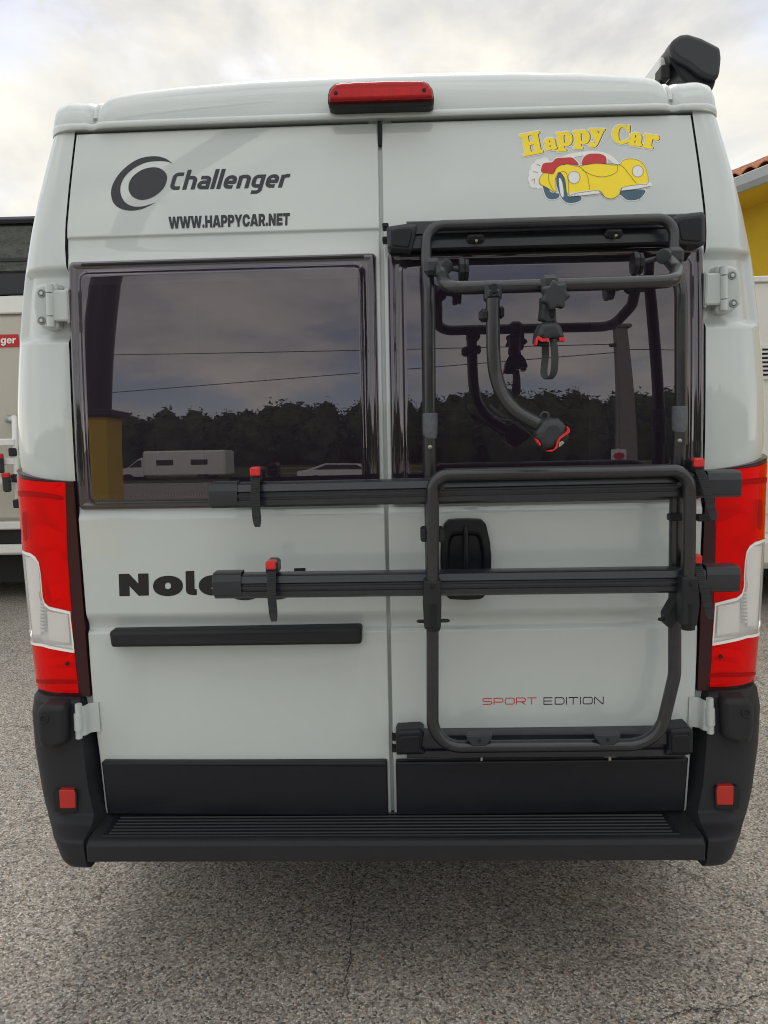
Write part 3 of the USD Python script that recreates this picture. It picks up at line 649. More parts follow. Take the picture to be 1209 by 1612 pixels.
lines += [g.exterior.buffer(.25) for g in (carbody,)]+[q.exterior.buffer(.25) for q in lamps.geoms]+[Zl([(x, 540+abs(x-530)*.1), (x-6, 598-abs(x-520)*.2)], .22) for x in (500, 520, 540, 560)]+[Zl([(x, 520), (x-8, 578)], .22) for x in (925, 945, 965, 985)]
sub('sticker_outlines', union_all(lines), 'decal_grey', 4)

# --- tail lamps: fitted on the body corner; photo pixels of the left lamp give the divisions, the right lamp is its mirror image
def fz(px, py):
    """left lamp pixel -> (f, z) on the corner surface"""
    Y = .05
    for _ in range(12):
        p = at(px, py, Y); z = p[2]; x0 = float(xi(z))+.0018; a = np.clip((-p[0]-x0)/(float(hw(z))-x0), 0, .985)
        f = math.asin(a**(NS/2))*2/np.pi; Y = .6*Y+.4*float(S(f, z, 0)[..., 1])
    return f, z
Z1 = (0, 700, 4.03)
def lamp_poly(pts): return Polygon([fz(*zpx([q], *Z1)[0]) for q in pts])
def on_corner(poly, off, size=.02, s=-1, skirt=None):
    off = off*.6; skirt = None if skirt is None else skirt*.6
    """(f, z) polygon wrapped on the corner"""
    v, f = trimesh.creation.triangulate_polygon(poly.segmentize(.02), engine='earcut'); k = .3
    v3 = np.stack([v[:, 0]*k, v[:, 1], 0*v[:, 0]], 1); v3, f = trimesh.remesh.subdivide_to_size(v3, f, size)
    V = S(v3[:, 0]/k, v3[:, 1], off, pocket=False)
    me = trimesh.Trimesh(V, f, process=False)
    n = me.face_normals.mean(0)
    if n[1] > 0: me.invert()
    out = [me]
    if skirt is not None:
        r = np.array(poly.segmentize(.02).exterior.coords); A, B = S(r[:, 0], r[:, 1], off, pocket=False), S(r[:, 0], r[:, 1], skirt, pocket=False)
        out.append(grid_mesh(np.stack([A, B])))
    me = cat(*out)
    return me if s > 0 else mirror(me)
ZT, ZB = 1.468, .842
ft, fb = 1.25, 1.25
bez = Polygon([(.0, 1.442), (.25, 1.452), (.55, 1.464), (.9, 1.469), (1.22, 1.470), (1.22, .846), (.9, .843), (.5, .846), (.2, .849), (.0, .851)])
# splits: inner edge of the lens
inner_e = [fz(*zpx([q], *Z1)[0]) for q in ((432, 232), (445, 700), (470, 1040), (490, 1300), (510, 1512))]
fin = lambda z: np.interp(z, [q[1] for q in inner_e][::-1], [q[0] for q in inner_e][::-1])
curve = [fz(*zpx([q], *Z1)[0]) for q in ((150, 662), (190, 676), (230, 690), (258, 712), (276, 745), (286, 800), (293, 870), (300, 960), (312, 1000), (340, 1025), (400, 1040), (462, 1055))]
botc = [fz(*zpx([q], *Z1)[0]) for q in ((488, 1300), (400, 1285), (300, 1260), (215, 1225))]
FO = 1.2
c0z = curve[0][1]; b0z = botc[-1][1]
clear = Polygon([(FO, c0z+.012), (1.0, c0z+.006)]+curve+[(fin(curve[-1][1]-.02)+.01, curve[-1][1]-.012)]+botc+[(1.0, b0z+.012), (FO, b0z+.016)]).buffer(0)
rzone = Polygon([(fin(z), z) for z in np.linspace(1.440, .862, 30)]+[(.5, .858), (.9, .855), (FO, .857), (FO, 1.455), (.9, 1.455), (.55, 1.450), (.33, 1.445)]).buffer(0)
red = rzone.difference(clear.buffer(.004)); reds = sorted([q for q in getattr(red, 'geoms', [red]) if q.area > .004], key=lambda q: -q.centroid.y)
trim = clear.buffer(.0035).difference(clear.buffer(-.0045)).intersection(rzone)
frame_ = bez.difference(rzone)
for s in (-1, 1):
    lamp = part(van, 'tail_lamp', on_corner(bez, .003, .03, s), 'lamp_reflector', smooth=40, label='left tail lamp' if s < 0 else 'right tail lamp')
    for q in getattr(frame_, 'geoms', [frame_]):
        if q.area > .001: part(lamp, 'bezel', on_corner(q, .024, .02, s, .0), 'lamp_bezel', smooth=30)
    for k, q in enumerate(reds): part(lamp, 'red_lens', on_corner(q, .026, .02, s, .006), 'red_lens', smooth=30)
    part(lamp, 'clear_lens', on_corner(clear.buffer(-.002), .028, .02, s, .010), 'clear_lens', smooth=30)
    for q in getattr(trim, 'geoms', [trim]):
        if q.area > .0005: part(lamp, 'lens_trim', on_corner(q, .0285, .01, s), 'lamp_white', smooth=30)
    # mouldings inside: white cover, silver steps, dark slot, screw
    def inner(pts, off, mt, nm, thick=.006): 
        part(lamp, nm, on_corner(lamp_poly(pts), off, .02, s, off-thick), mt, smooth=30)
    inner([(155, 700), (230, 712), (262, 740), (272, 900), (275, 1000), (280, 1200), (205, 1180), (180, 960)], .016, 'lamp_white', 'bulb_cover')
    inner([(318, 1050), (440, 1070), (455, 1250), (330, 1230)], .018, 'lamp_white', 'bulb_cover')
    inner([(225, 1210), (480, 1265), (485, 1290), (225, 1235)], .020, 'lamp_chrome', 'chrome_strip')
    inner([(270, 925), (288, 925), (290, 965), (272, 965)], .020, 'amber', 'amber_bulb')
    inner([(188, 420), (198, 430), (203, 600), (190, 580)], .018, 'lamp_bezel', 'slot')
    inner([(160, 215), (400, 228), (424, 240), (428, 318), (240, 296), (160, 286)], .016, 'lamp_white', 'reflector_block')
    inner([(222, 520), (300, 500), (425, 560), (432, 670), (360, 660), (250, 625), (215, 600)], .017, 'lamp_chrome', 'reflector_block')
    inner([(330, 890), (440, 870), (450, 990), (400, 965), (345, 985)], .016, 'lamp_white', 'reflector_block')
    inner([(318, 1345), (475, 1325), (490, 1370), (320, 1400)], .017, 'lamp_white', 'reflector_block'); inner([(330, 1425), (480, 1400), (500, 1470), (330, 1470)], .017, 'lamp_chrome', 'reflector_block')
    for zz_ in range(9): inner([(278, 985+zz_*22), (312, 990+zz_*22), (313, 1004+zz_*22), (279, 999+zz_*22)], .019, 'lamp_chrome', 'silver_step', .004)
    for pts_ in ([(148, 290), (280, 297), (405, 320), (408, 346), (280, 328), (150, 322)], [(262, 1482), (380, 1478), (500, 1480), (505, 1502), (380, 1502), (262, 1504)], [(180, 440), (196, 430), (206, 520), (202, 606), (186, 570)]):
        inner(list(smooth_poly(pts_, 5).exterior.coords)[:-1], .0266, 'divider_red', 'divider', .004)
    for q in (( 445, 1376),):
        f_, z_ = fz(*zpx([q], *Z1)[0]); c = S(f_, z_, .0126, False); n_ = S(f_, z_, .03, False)-c; n_ /= np.linalg.norm(n_)
        me = cyl(c, c+n_*.006, .0058, 16, .001); part(lamp, 'screw', me if s > 0 else mirror(me), 'lamp_bezel', smooth=40)
    for zz_ in (1.33, 1.2, 1.07, .96):
        pass

# --- rear bumper corners
bz = np.array([.409, .42, .445, .48, .503, .512, .53, .573, .69, .794, .842, .85]); bw = np.array([.905, .916, .9235, .9346, .943, .9756, .9935, 1.0018, 1.013, 1.014, 1.0055, 1.0])
bxi = lambda z: np.interp(z, [.44, .52, .6, .85], [.812, .815, .832, .846])
byi = lambda z: np.interp(z, [.409, .42, .44, .495, .503, .512, .53, .60, .80, .842, .850], [-.10, -.118, -.128, -.130, -.126, -.075, -.045, -.036, -.028, -.020, .0])
def SB(f, z):
    f, z = np.broadcast_arrays(np.asarray(f, float), np.asarray(z, float)); t = np.clip(f, 0, 1)*np.pi/2; n = 3.4
    x0, w = bxi(z), np.interp(z, bz, bw); D = .13-byi(z)
    x = x0+(w-x0)*np.sin(t)**(2/n); y = byi(z)+D*(1-np.maximum(np.cos(t), 0)**(2/n))+np.maximum(f-1, 0)*.3
    x = np.where(f < 0, x0+f*.02, x); y = np.where(f < 0, byi(z)-f*np.maximum(.05-byi(z), .02), y)
    return np.stack([x, y, z], -1)
bzs = np.unique(np.concatenate([np.linspace(.409, .85, 50), np.linspace(.49, .55, 24), np.linspace(.835, .85, 6)])); bfs = np.concatenate([[-1, -.5, -.12, -.04, 0], np.linspace(.02, 1, 40), [1.3, 2.0, 2.6]])
BF, BZ = np.meshgrid(bfs, bzs); bump = grid_mesh(SB(BF, BZ), flip=True)
topcap = grid_mesh(np.stack([SB(bfs, .85+0*bfs), SB(bfs, .85+0*bfs)*[0, 0, 1]+[.86, .25, 0]]), flip=True)
for s in (-1, 1):
    me = cat(bump, topcap); me = me if s > 0 else mirror(me)
    bp = part(van, 'bumper_corner', me, 'plastic', smooth=42, label='left black bumper corner' if s < 0 else 'right black bumper corner')
    mm = lambda q: q if s > 0 else mirror(q)
    q6 = lambda pts, Y: [(-p[0], p[2]) for p in (at(*zpx([r], 0, 1080, 5.375)[0], Y) for r in pts)]
    pad = rounded(q6([(325, 178), (530, 170), (550, 200), (555, 488), (530, 505), (440, 540), (335, 535), (312, 470), (292, 240)], -.06), .012)
    part(bp, 'tow_eye_cover', mm(plate(pad, -.058, .03, .014, .004)), 'plastic', smooth=40)
    hp_ = q6([(370, 280)], -.06)[0]
    ring = trimesh.creation.torus(.0105, .0026, 24, 10); ring.apply_transform(trimesh.transformations.rotation_matrix(np.pi/2, [1, 0, 0])); ring.apply_translation([hp_[0], -.058, hp_[1]])
    part(bp, 'sensor_ring', mm(ring), 'plastic', smooth=60); part(bp, 'sensor', mm(cyl((hp_[0], -.0587, hp_[1]), (hp_[0], -.04, hp_[1]), .0103, 20)), 'black', smooth=40)
    rec = rounded(q6([(462, 868), (650, 858), (665, 880), (668, 1035), (650, 1052), (500, 1050), (480, 1035)], -.035), .006)
    part(bp, 'reflector_recess', mm(plate(rec, -.0480, .0, .001, .004)), 'black', smooth=40)
    rfl = rounded(q6([(510, 866), (636, 866), (650, 900), (652, 1020), (520, 1022)], -.04), .002)
    part(bp, 'reflector', mm(plate(rfl, -.0492, -.02, .002, .003)), 'stop_red' if 'rear_red' not in M else 'rear_red', smooth=40)
    # lower door hinge
    a, b = [np.array([-q[0], -.032, q[2]]) for q in P((*zpx([(664, 150)], 0, 1080, 5.375)[0], -.032), (*zpx([(670, 442)], 0, 1080, 5.375)[0], -.032))]
    hg = part(van, 'lower_hinge', mm(cyl(a, b, .0095, 20, .002)), 'paint_hinge', smooth=40)
    d_ = (b-a)
    part(hg, 'hinge_knuckle', mm(cyl(a+d_*.27, a+d_*.76, .0125, 22, .002)), 'paint_hinge', smooth=40)
    leaf = fillet([a+d_*.5+[-.006, -.004, 0], a+d_*.5+[-.016, .002, 0], a+d_*.5+[-.022, .020, 0], a+d_*.5+[-.046, .026, 0]], [.006, .01])
    Lw = np.linalg.norm(d_)*.42
    lv = np.stack([np.stack([leaf+[0, 0, z], leaf+[0, .006, z]]) for z in (Lw, -Lw)])
    part(hg, 'hinge_leaf', mm(cat(grid_mesh(np.stack([leaf+[0, 0, Lw], leaf+[0, 0, -Lw]])), grid_mesh(np.stack([leaf+[0, .005, Lw], leaf+[0, .005, -Lw]]), True), grid_mesh(np.stack([leaf+[0, 0, Lw], leaf+[0, .005, Lw]]), True), grid_mesh(np.stack([leaf+[0, 0, -Lw], leaf+[0, .005, -Lw]])))), 'paint_hinge', smooth=40)
    # upper hinge in its pocket
    q3 = lambda pts, Y: [(-p[0], p[2]) for p in (at(*zpx([r], 0, 320, 4.03)[0], Y) for r in pts)]
    HY_ = .05
    pl = rounded(q3([(285, 515), (365, 508), (378, 540), (380, 720), (390, 795), (350, 808), (285, 795), (240, 755), (225, 660), (228, 575), (248, 530)], HY_), .006)
    uh = part(van, 'upper_hinge', mm(plate(pl, .034, .075, .008, .003)), 'paint_hinge', smooth=40)
    for yy_ in (577, 748):
        cc = q3([(283, yy_)], HY_)[0]
        rg = trimesh.creation.torus(.0085, .0022, 26, 10); rg.apply_transform(trimesh.transformations.rotation_matrix(np.pi/2, [1, 0, 0])); rg.apply_translation([cc[0], .034, cc[1]])
        part(uh, 'bolt_cup', mm(cat(rg, cyl((cc[0], .0337, cc[1]), (cc[0], .0345, cc[1]), .0083, 22))), 'hinge_cup', smooth=50)
        part(uh, 'bolt', mm(cyl((cc[0], .029, cc[1]), (cc[0], .036, cc[1]), .0048, 16, .0015)), 'paint_hinge', smooth=40)
    k0, k1 = q3([(340, 520)], HY_)[0], q3([(350, 790)], HY_)[0]; k0, k1 = np.array([k0[0], .026, k0[1]]), np.array([k1[0], .026, k1[1]])
    for t0, t1 in ((0, .2), (.22, .74), (.76, 1)):
        part(uh, 'hinge_knuckle', mm(cyl(k0+(k1-k0)*t0, k0+(k1-k0)*t1, .0098, 20, .0015)), 'paint_hinge', smooth=40)
    part(uh, 'hinge_leaf', mm(bbox(.812, k0[0]+.002, .024, .040, k1[2]+.014, k0[2]-.016, .004)), 'paint_hinge', smooth=30)
    part(uh, 'hinge_leaf', mm(bbox(.8105, .820, .030, .062, k1[2]+.008, k0[2]-.010, .004)), 'paint_hinge', smooth=30)

# --- step with tread ribs
stp = [(-.134, .447), (-.134, .490), (-.128, .498), (-.118, .503), (.06, .506), (.06, .44), (-.12, .44)]
sx = np.array([-.806, -.802, .802, .806])
sv = np.array([[(x, (y if abs(x) < .805 else y+.003*np.sign(-y)), z if abs(x) < .805 else z-.002) for (y, z) in stp+stp[:1]] for x in sx])
step = part(van, 'rear_step', cat(grid_mesh(sv), box(-.8055, -.8045, -.130, .06, .442, .500), box(.8045, .8055, -.130, .06, .442, .500)), 'plastic', smooth=30)
part(step, 'tread_mat', plate(Polygon([(-.77, 0), (.77, 0), (.77, .1), (-.77, .1)]), 0, .1) if False else bbox(-.772, .748, -.112, -.004, .500, .5072, .002), 'plastic_smooth', smooth=30)
for k in range(7):
    y = -.105+k*.0155
    part(step, 'tread_rib', bbox(-.755, .732, y, y+.0075, .504, .5112, .0025), 'plastic_smooth', smooth=30)
# --- under body and wheels
part(van, 'underbody', cat(box(-.93, .93, .6, 4.9, .30, .36), box(-.80, .80, -.10, .6, .436, .445), box(-.5, .5, .9, 1.6, .22, .31)), 'black')
for wx in (-.86, .86):
    for wy in (.95, 4.6):
        tv = trimesh.creation.revolve([(.0, -.10), (.20, -.10), (.30, -.11), (.335, -.09), (.345, 0), (.335, .09), (.30, .11), (.20, .10), (0, .10)], sections=36); tv.apply_transform(trimesh.transformations.rotation_matrix(np.pi/2, [0, 1, 0])); tv.apply_translation([wx, wy, .345])
        w = part(van, 'wheel', tv, 'tyre', smooth=40)
        rv = trimesh.creation.revolve([(0, -.112), (.18, -.115), (.2, -.105), (.2, .105), (.18, .115), (0, .112)], sections=30); rv.apply_transform(trimesh.transformations.rotation_matrix(np.pi/2, [0, 1, 0])); rv.apply_translation([wx, wy, .345])
        part(w, 'rim', rv, 'alloy', smooth=40)
# --- third brake lamp
bl = lambda pts, Y: [(p[0], p[2]) for p in (at(*zpx([q], 480, 100, 5.037)[0], Y) for q in pts)]
outl = bl([(180, 240), (195, 190), (240, 150), (420, 138), (700, 130), (930, 128), (980, 150), (1015, 200), (1026, 270), (1024, 310), (1000, 335), (620, 345), (230, 357), (195, 340), (180, 310)], .06)
bl3 = part(van, 'brake_lamp', plate(rounded(outl, .008), .062, .24, .006, .003), 'plastic', smooth=40)
top = bl([(186, 290), (188, 240), (205, 195), (245, 156), (420, 142), (700, 134), (928, 132), (974, 155), (1008, 200), (1020, 270), (1020, 272), (620, 284), (186, 296)], .045)
part(bl3, 'red_lens', plate(rounded(top, .006), .044, .070, .008, .003), 'dark_red_lens', smooth=40)
inn = bl([(208, 275), (212, 225), (250, 200), (600, 185), (940, 175), (985, 195), (990, 255), (600, 268)], .058)
part(bl3, 'reflector_bed', plate(rounded(inn, .003), .058, .0625, .001, .003), 'cell_red', smooth=40)
for a0, a1 in ((275, 345), (378, 505), (535, 660), (705, 828), (855, 925)):
    ya = 195-(a0-275)*.022
    part(bl3, 'led_cell', plate(rounded(bl([(a0, ya+8), (a1, ya+6), (a1, ya+68), (a0, ya+70)], .055), .003), .053, .0582, .002, .003), 'lamp_reflector', smooth=40)
for q in ((246, 235), (945, 212)):
    c = bl([q], .045)[0]; part(bl3, 'screw', cyl((c[0], .0425, c[1]), (c[0], .06, c[1]), .0048, 18, .0012), 'black', smooth=40)
# --- rolled awning on the right edge of the roof
ZA = (960, 30, 4.856); AY = .45
aw = [(p[0], p[2]) for p in (at(*zpx([q], *ZA)[0], AY) for q in [(465, 215), (470, 180), (490, 150), (540, 117), (600, 110), (700, 140), (780, 180), (845, 215), (855, 290), (845, 400), (825, 480), (790, 560), (765, 600), (720, 555), (640, 500), (560, 420), (480, 290)])]
ap = Polygon(aw)
def extr(poly, y0, y1, matn, nm, par, bev=.006, **k):
    return part(par, nm, plate(poly, y0, y1, bev, .006), matn, smooth=40, **k)
awp = extr(rounded(ap, .012), AY+.02, 4.2, 'plastic_smooth', 'awning_case', van)
capq = [(p[0], p[2]) for p in (at(*zpx([q], *ZA)[0], AY) for q in [(462, 215), (466, 178), (488, 147), (540, 113), (600, 106), (702, 137), (782, 177), (849, 212), (858, 290), (848, 400), (836, 440), (800, 470), (700, 430), (600, 350), (520, 310), (475, 262)])]
extr(rounded(capq, .014), AY, AY+.05, 'grey_plastic', 'end_cap', awp, .012)
x_l = min(q[0] for q in aw); zl_ = np.mean([aw[0][1], aw[-1][1]])
part(awp, 'side_panel', cat(*[bbox(x_l-.012, x_l+.02, AY+.06, 4.2, zl_-.055, zl_+.012, .004)]), 'white_plastic', smooth=30)
part(awp, 'lock_bracket', cat(bbox(x_l-.016, x_l+.012, AY+.03, AY+.09, zl_-.06, zl_-.02, .004), bbox(x_l-.02, x_l-.005, AY+.05, AY+.16, zl_-.075, zl_-.062, .003)), 'plastic', smooth=30)
for yy_ in (.9, 2.4, 3.9): part(awp, 'mounting_foot', bbox(.80, .99, yy_, yy_+.12, 2.44, 2.60, .01), 'plastic', smooth=30)

# ------------------------------------------------------------------ bike carrier
bc = thing('bike_carrier', 'folded black tubular bike carrier bolted to the right rear door of the van', 'bike carrier')
def bracket(pxs, rail_y, yfront, up):
    pass
# upper mounting bracket
YB = .015
def quad(pts, Y): return [(p[0], p[2]) for p in (at(x, y, Y) for x, y in pts)]
def hrail(name, parent, p0, p1, Y, prof_, mt):
    """extrusion with a (y, z) profile between two points"""
    a, b = at(*p0, Y), at(*p1, Y); a[1] = b[1] = Y
    pr = np.array(prof_+prof_[:1]); V = np.array([np.stack([np.full(len(pr), q[0]), q[1]+pr[:, 0], q[2]+pr[:, 1]], 1) for q in (a, b)])
    caps = []
    cv, cf = trimesh.creation.triangulate_polygon(Polygon(prof_), engine='earcut')
    for q, fl in ((a, 1), (b, -1)):
        me = trimesh.Trimesh(np.stack([np.full(len(cv), q[0]), q[1]+cv[:, 0], q[2]+cv[:, 1]], 1), cf[:, ::fl], process=False); caps.append(me)
    me = cat(grid_mesh(V), *caps); me.fix_normals()
    return part(parent, name, me, mt, smooth=30)
mount_prof = [(-.02, .032), (-.012, .036), (.03, .036), (.03, -.034), (-.014, -.034), (-.020, -.03), (-.020, -.012), (-.010, -.010), (-.010, .002), (-.020, .004)]
ub = hrail('mounting_bar', bc, (640, 374), (1075, 362), YB, mount_prof, 'rail_metal')
for pts, ell in (([(608, 356), (640, 351), (657, 352), (655, 365), (648, 395), (610, 391)], None), ([(1058, 342), (1070, 336), (1108, 332), (1112, 340), (1112, 383), (1106, 387), (1066, 384), (1063, 368)], None)):
    e = part(ub, 'end_cap', plate(rounded(quad(pts, -.02), .006), -.022, .05, .010, .003), 'grey_plastic', smooth=40)
    c = Polygon(quad(pts, -.02)); i_ = affinity.translate(affinity.scale(c, .72, .72), 0, -.002)
    part(e, 'cap_inlay', plate(rounded(i_, .008), -.0245, -.01, .003, .003), 'plastic_smooth', smooth=40)
# lower mounting bracket
lb = hrail('mounting_bar', bc, (640, 1171), (1075, 1168), -.028, mount_prof, 'rail_metal')
for pts in ([(623, 1156), (626, 1150), (662, 1148), (668, 1152), (664, 1180), (672, 1188), (624, 1190)], [(1052, 1155), (1054, 1148), (1086, 1146), (1093, 1152), (1092, 1186), (1084, 1190), (1045, 1190), (1052, 1180)]):
    e = part(lb, 'end_cap', plate(rounded(quad(pts, -.06), .004), -.062, .0, .010, .003), 'plastic_smooth', smooth=40)
    c = Polygon(quad(pts, -.06)); i_ = affinity.translate(affinity.scale(c, .74, .66), 0, -.004)
    part(e, 'cap_inlay', plate(rounded(i_, .008), -.0645, -.05, .003, .003), 'plastic_smooth', smooth=40)
for yy_ in (1159, 1177):
    q0, q1 = at(617, yy_, -.02), at(628, yy_, -.02); part(lb, 'hook', bbox(q0[0], q1[0], -.04, .0, q0[2]-.005, q0[2]+.005, .002), 'black')
for yy_ in (357, 378):
    q0, q1 = at(602, yy_, .02), at(612, yy_, .02); part(ub, 'hook', bbox(q0[0], q1[0], .0, .05, q0[2]-.005, q0[2]+.005, .002), 'black')
# main frame
YU, YL = -.045, -.085
up = P((677, 700, YL), (675, 452, YL), (671, 408, YL+.02), (671, 356, YU), (1062, 344, YU), (1060, 398, YL+.025), (1072, 460, YL), (1072, 700, YL))
up = fillet(up, [.05, .05, .055, .055, .05, .05], 9)
part(bc, 'upper_frame', tube(up, list(np.interp(up[:, 2], [1.90, 2.0], [.0150, .0127])), 22), 'tube_metal', smooth=60)
for x, y0, y1 in ((677, 652, 690), (1070, 641, 680)):
    a, b = at(x, y0, YL), at(x, y1, YL)
    cz = tube([a+[0, 0, .003], a, a+(b-a)*.5, a+(b-a)*.8, b], [.0165, .0185, .0185, .018, .016], 22)
    part(bc, 'tube_collar', cz, 'worn_grey', smooth=50)
    c = at(x, y1+14, YL-.0158); part(bc, 'rivet', ball(c, .0058, 2, (1, .6, 1)), 'bolt', smooth=True)
lowp = fillet(P((676, 680, YL), (678, 800, YL), (681, 1000, YL), (681, 1176, YL), (1036, 1172, YL), (1062, 1062, YL), (1062, 980, YL), (1064, 800, YL), (1070, 672, YL)), [.3, .3, .075, .09, .15, .3, .3], 9)
part(bc, 'lower_frame', tube(lowp, .0160, 22), 'tube_metal', smooth=60)
for x, y in ((755, 1165), (957, 1164)):
    pl = quad([(x-21, y-7), (x+20, y-8), (x+19, y-1), (x+10, y+9), (x-11, y+10), (x-20, y-1)], YL-.016)
    cl = part(bc, 'tube_clip', plate(rounded(pl, .002), YL-.0175, YL+.01, .003, .002), 'grey_plastic', smooth=40)
    c = at(x, y+1, YL-.0175); part(cl, 'bolt', cyl(c+[0, -.001, 0], c+[0, .006, 0], .0052, 16, .001), 'black', smooth=40)
    a = at(x+3, 1190, -.03); part(cl, 'hook', cat(bbox(a[0]-.017, a[0]+.017, -.035, -.02, a[2]-.002, a[2]+.002, .001), bbox(a[0]-.004, a[0]+.004, -.034, -.022, a[2]-.014, a[2], .002)), 'steel')
for x, y in ((749, 350), (967, 342)):
    c = at(x, y+5, YU+.01)
    cl = part(bc, 'tube_clip', ball(c, .026, 3, (1.0, .7, .42)), 'plastic_smooth', smooth=True)
    c2 = at(x, y+27, -.012); part(cl, 'clip_foot', bbox(c2[0]-.022, c2[0]+.022, -.016, .02, c2[2]-.008, c2[2]+.012, .006), 'plastic', smooth=30)
    part(cl, 'bolt', cyl((c2[0], -.03, c2[2]-.006), (c2[0], -.01, c2[2]-.006), .0036, 12, .001), 'bolt', smooth=40)
# folded platform
YP = -.165
pf = fillet(P((681, 982, YP), (681, 800, YP), (681, 748, YP), (1085, 740, YP), (1085, 800, YP), (1083, 984, YP)), [.3, .062, .062, .3], 11)
part(bc, 'platform_frame', tube(pf, .0157, 22), 'tube_metal', smooth=60)
def pbolt(x, y, Y, par, r=.006):
    c = at(x, y, Y); b = part(par, 'bolt', cat(cyl(c+[0, -.002, 0], c+[0, .006, 0], r, 16, .0012), ball(c+[0, -.002, 0], r*.6, 2, (1, .8, 1))), 'black', smooth=40)
for x, y in ((697, 770), (1069, 763)): pbolt(x, y, YP-.0157, bc)
# fold hinges
hl_ = plate(rounded(quad([(667, 913), (694, 913), (695, 952), (694, 990), (684, 990), (668, 990), (666, 955)], YP-.01), .004), YP-.0175, YP+.03, .006, .003)
fh = part(bc, 'fold_hinge', hl_, 'plastic', smooth=40); pbolt(681, 923, YP-.018, fh)
part(fh, 'hinge_sleeve', tube(P((682, 950, YP-.004), (682, 992, YP-.004)), .0165, 22), 'plastic_smooth', smooth=60)
part(fh, 'pin', tube(P((656, 978, YP), (660, 978, YP), (704, 977, YP), (708, 977, YP)), [.0025, .0045, .0045, .0025], 12), 'plastic', smooth=50)
hr_ = plate(rounded(quad([(1073, 907), (1098, 907), (1101, 950), (1096, 985), (1072, 985), (1072, 950)], YP-.01), .004), YP-.0175, YP+.02, .006, .003)
fh = part(bc, 'fold_hinge', hr_, 'plastic', smooth=40); pbolt(1089, 919, YP-.018, fh)
part(fh, 'hinge_sleeve', tube(P((1083, 948, YP-.002), (1083, 990, YP-.002)), .0165, 22), 'plastic_smooth', smooth=60)
part(fh, 'hinge_plate', plate(rounded(quad([(1068, 930), (1074, 928), (1076, 962), (1055, 988), (1048, 985), (1046, 968)], YP+.04), .002), YP+.03, YP+.07, .003, .003), 'plastic', smooth=40)
part(fh, 'pin', tube(P((1036, 975, YP+.05), (1040, 975, YP+.05), (1064, 974, YP+.05)), [.003, .0052, .0052], 12), 'plastic', smooth=50)
for x, y in ((667, 841), (694, 841)):
    c = at(x, y, YP+.02); part(bc, 'tube_spacer', bbox(c[0]-.008, c[0]+.008, YP+.0, YP+.05, c[2]-.016, c[2]+.016, .004), 'plastic', smooth=30)
for (x0, y0), (x1, y1), yy_ in (((1052, 809), (1077, 819), YP+.06), ((1097, 810), (1118, 820), YP+.01)):
    a, b = at(x0, y0, yy_), at(x1, y1, yy_); part(bc, 'tube_spacer', bbox(a[0], b[0], yy_-.01, yy_+.012, a[2], b[2], .002), 'plastic', smooth=30)
for x in (682, 1075):
    pass
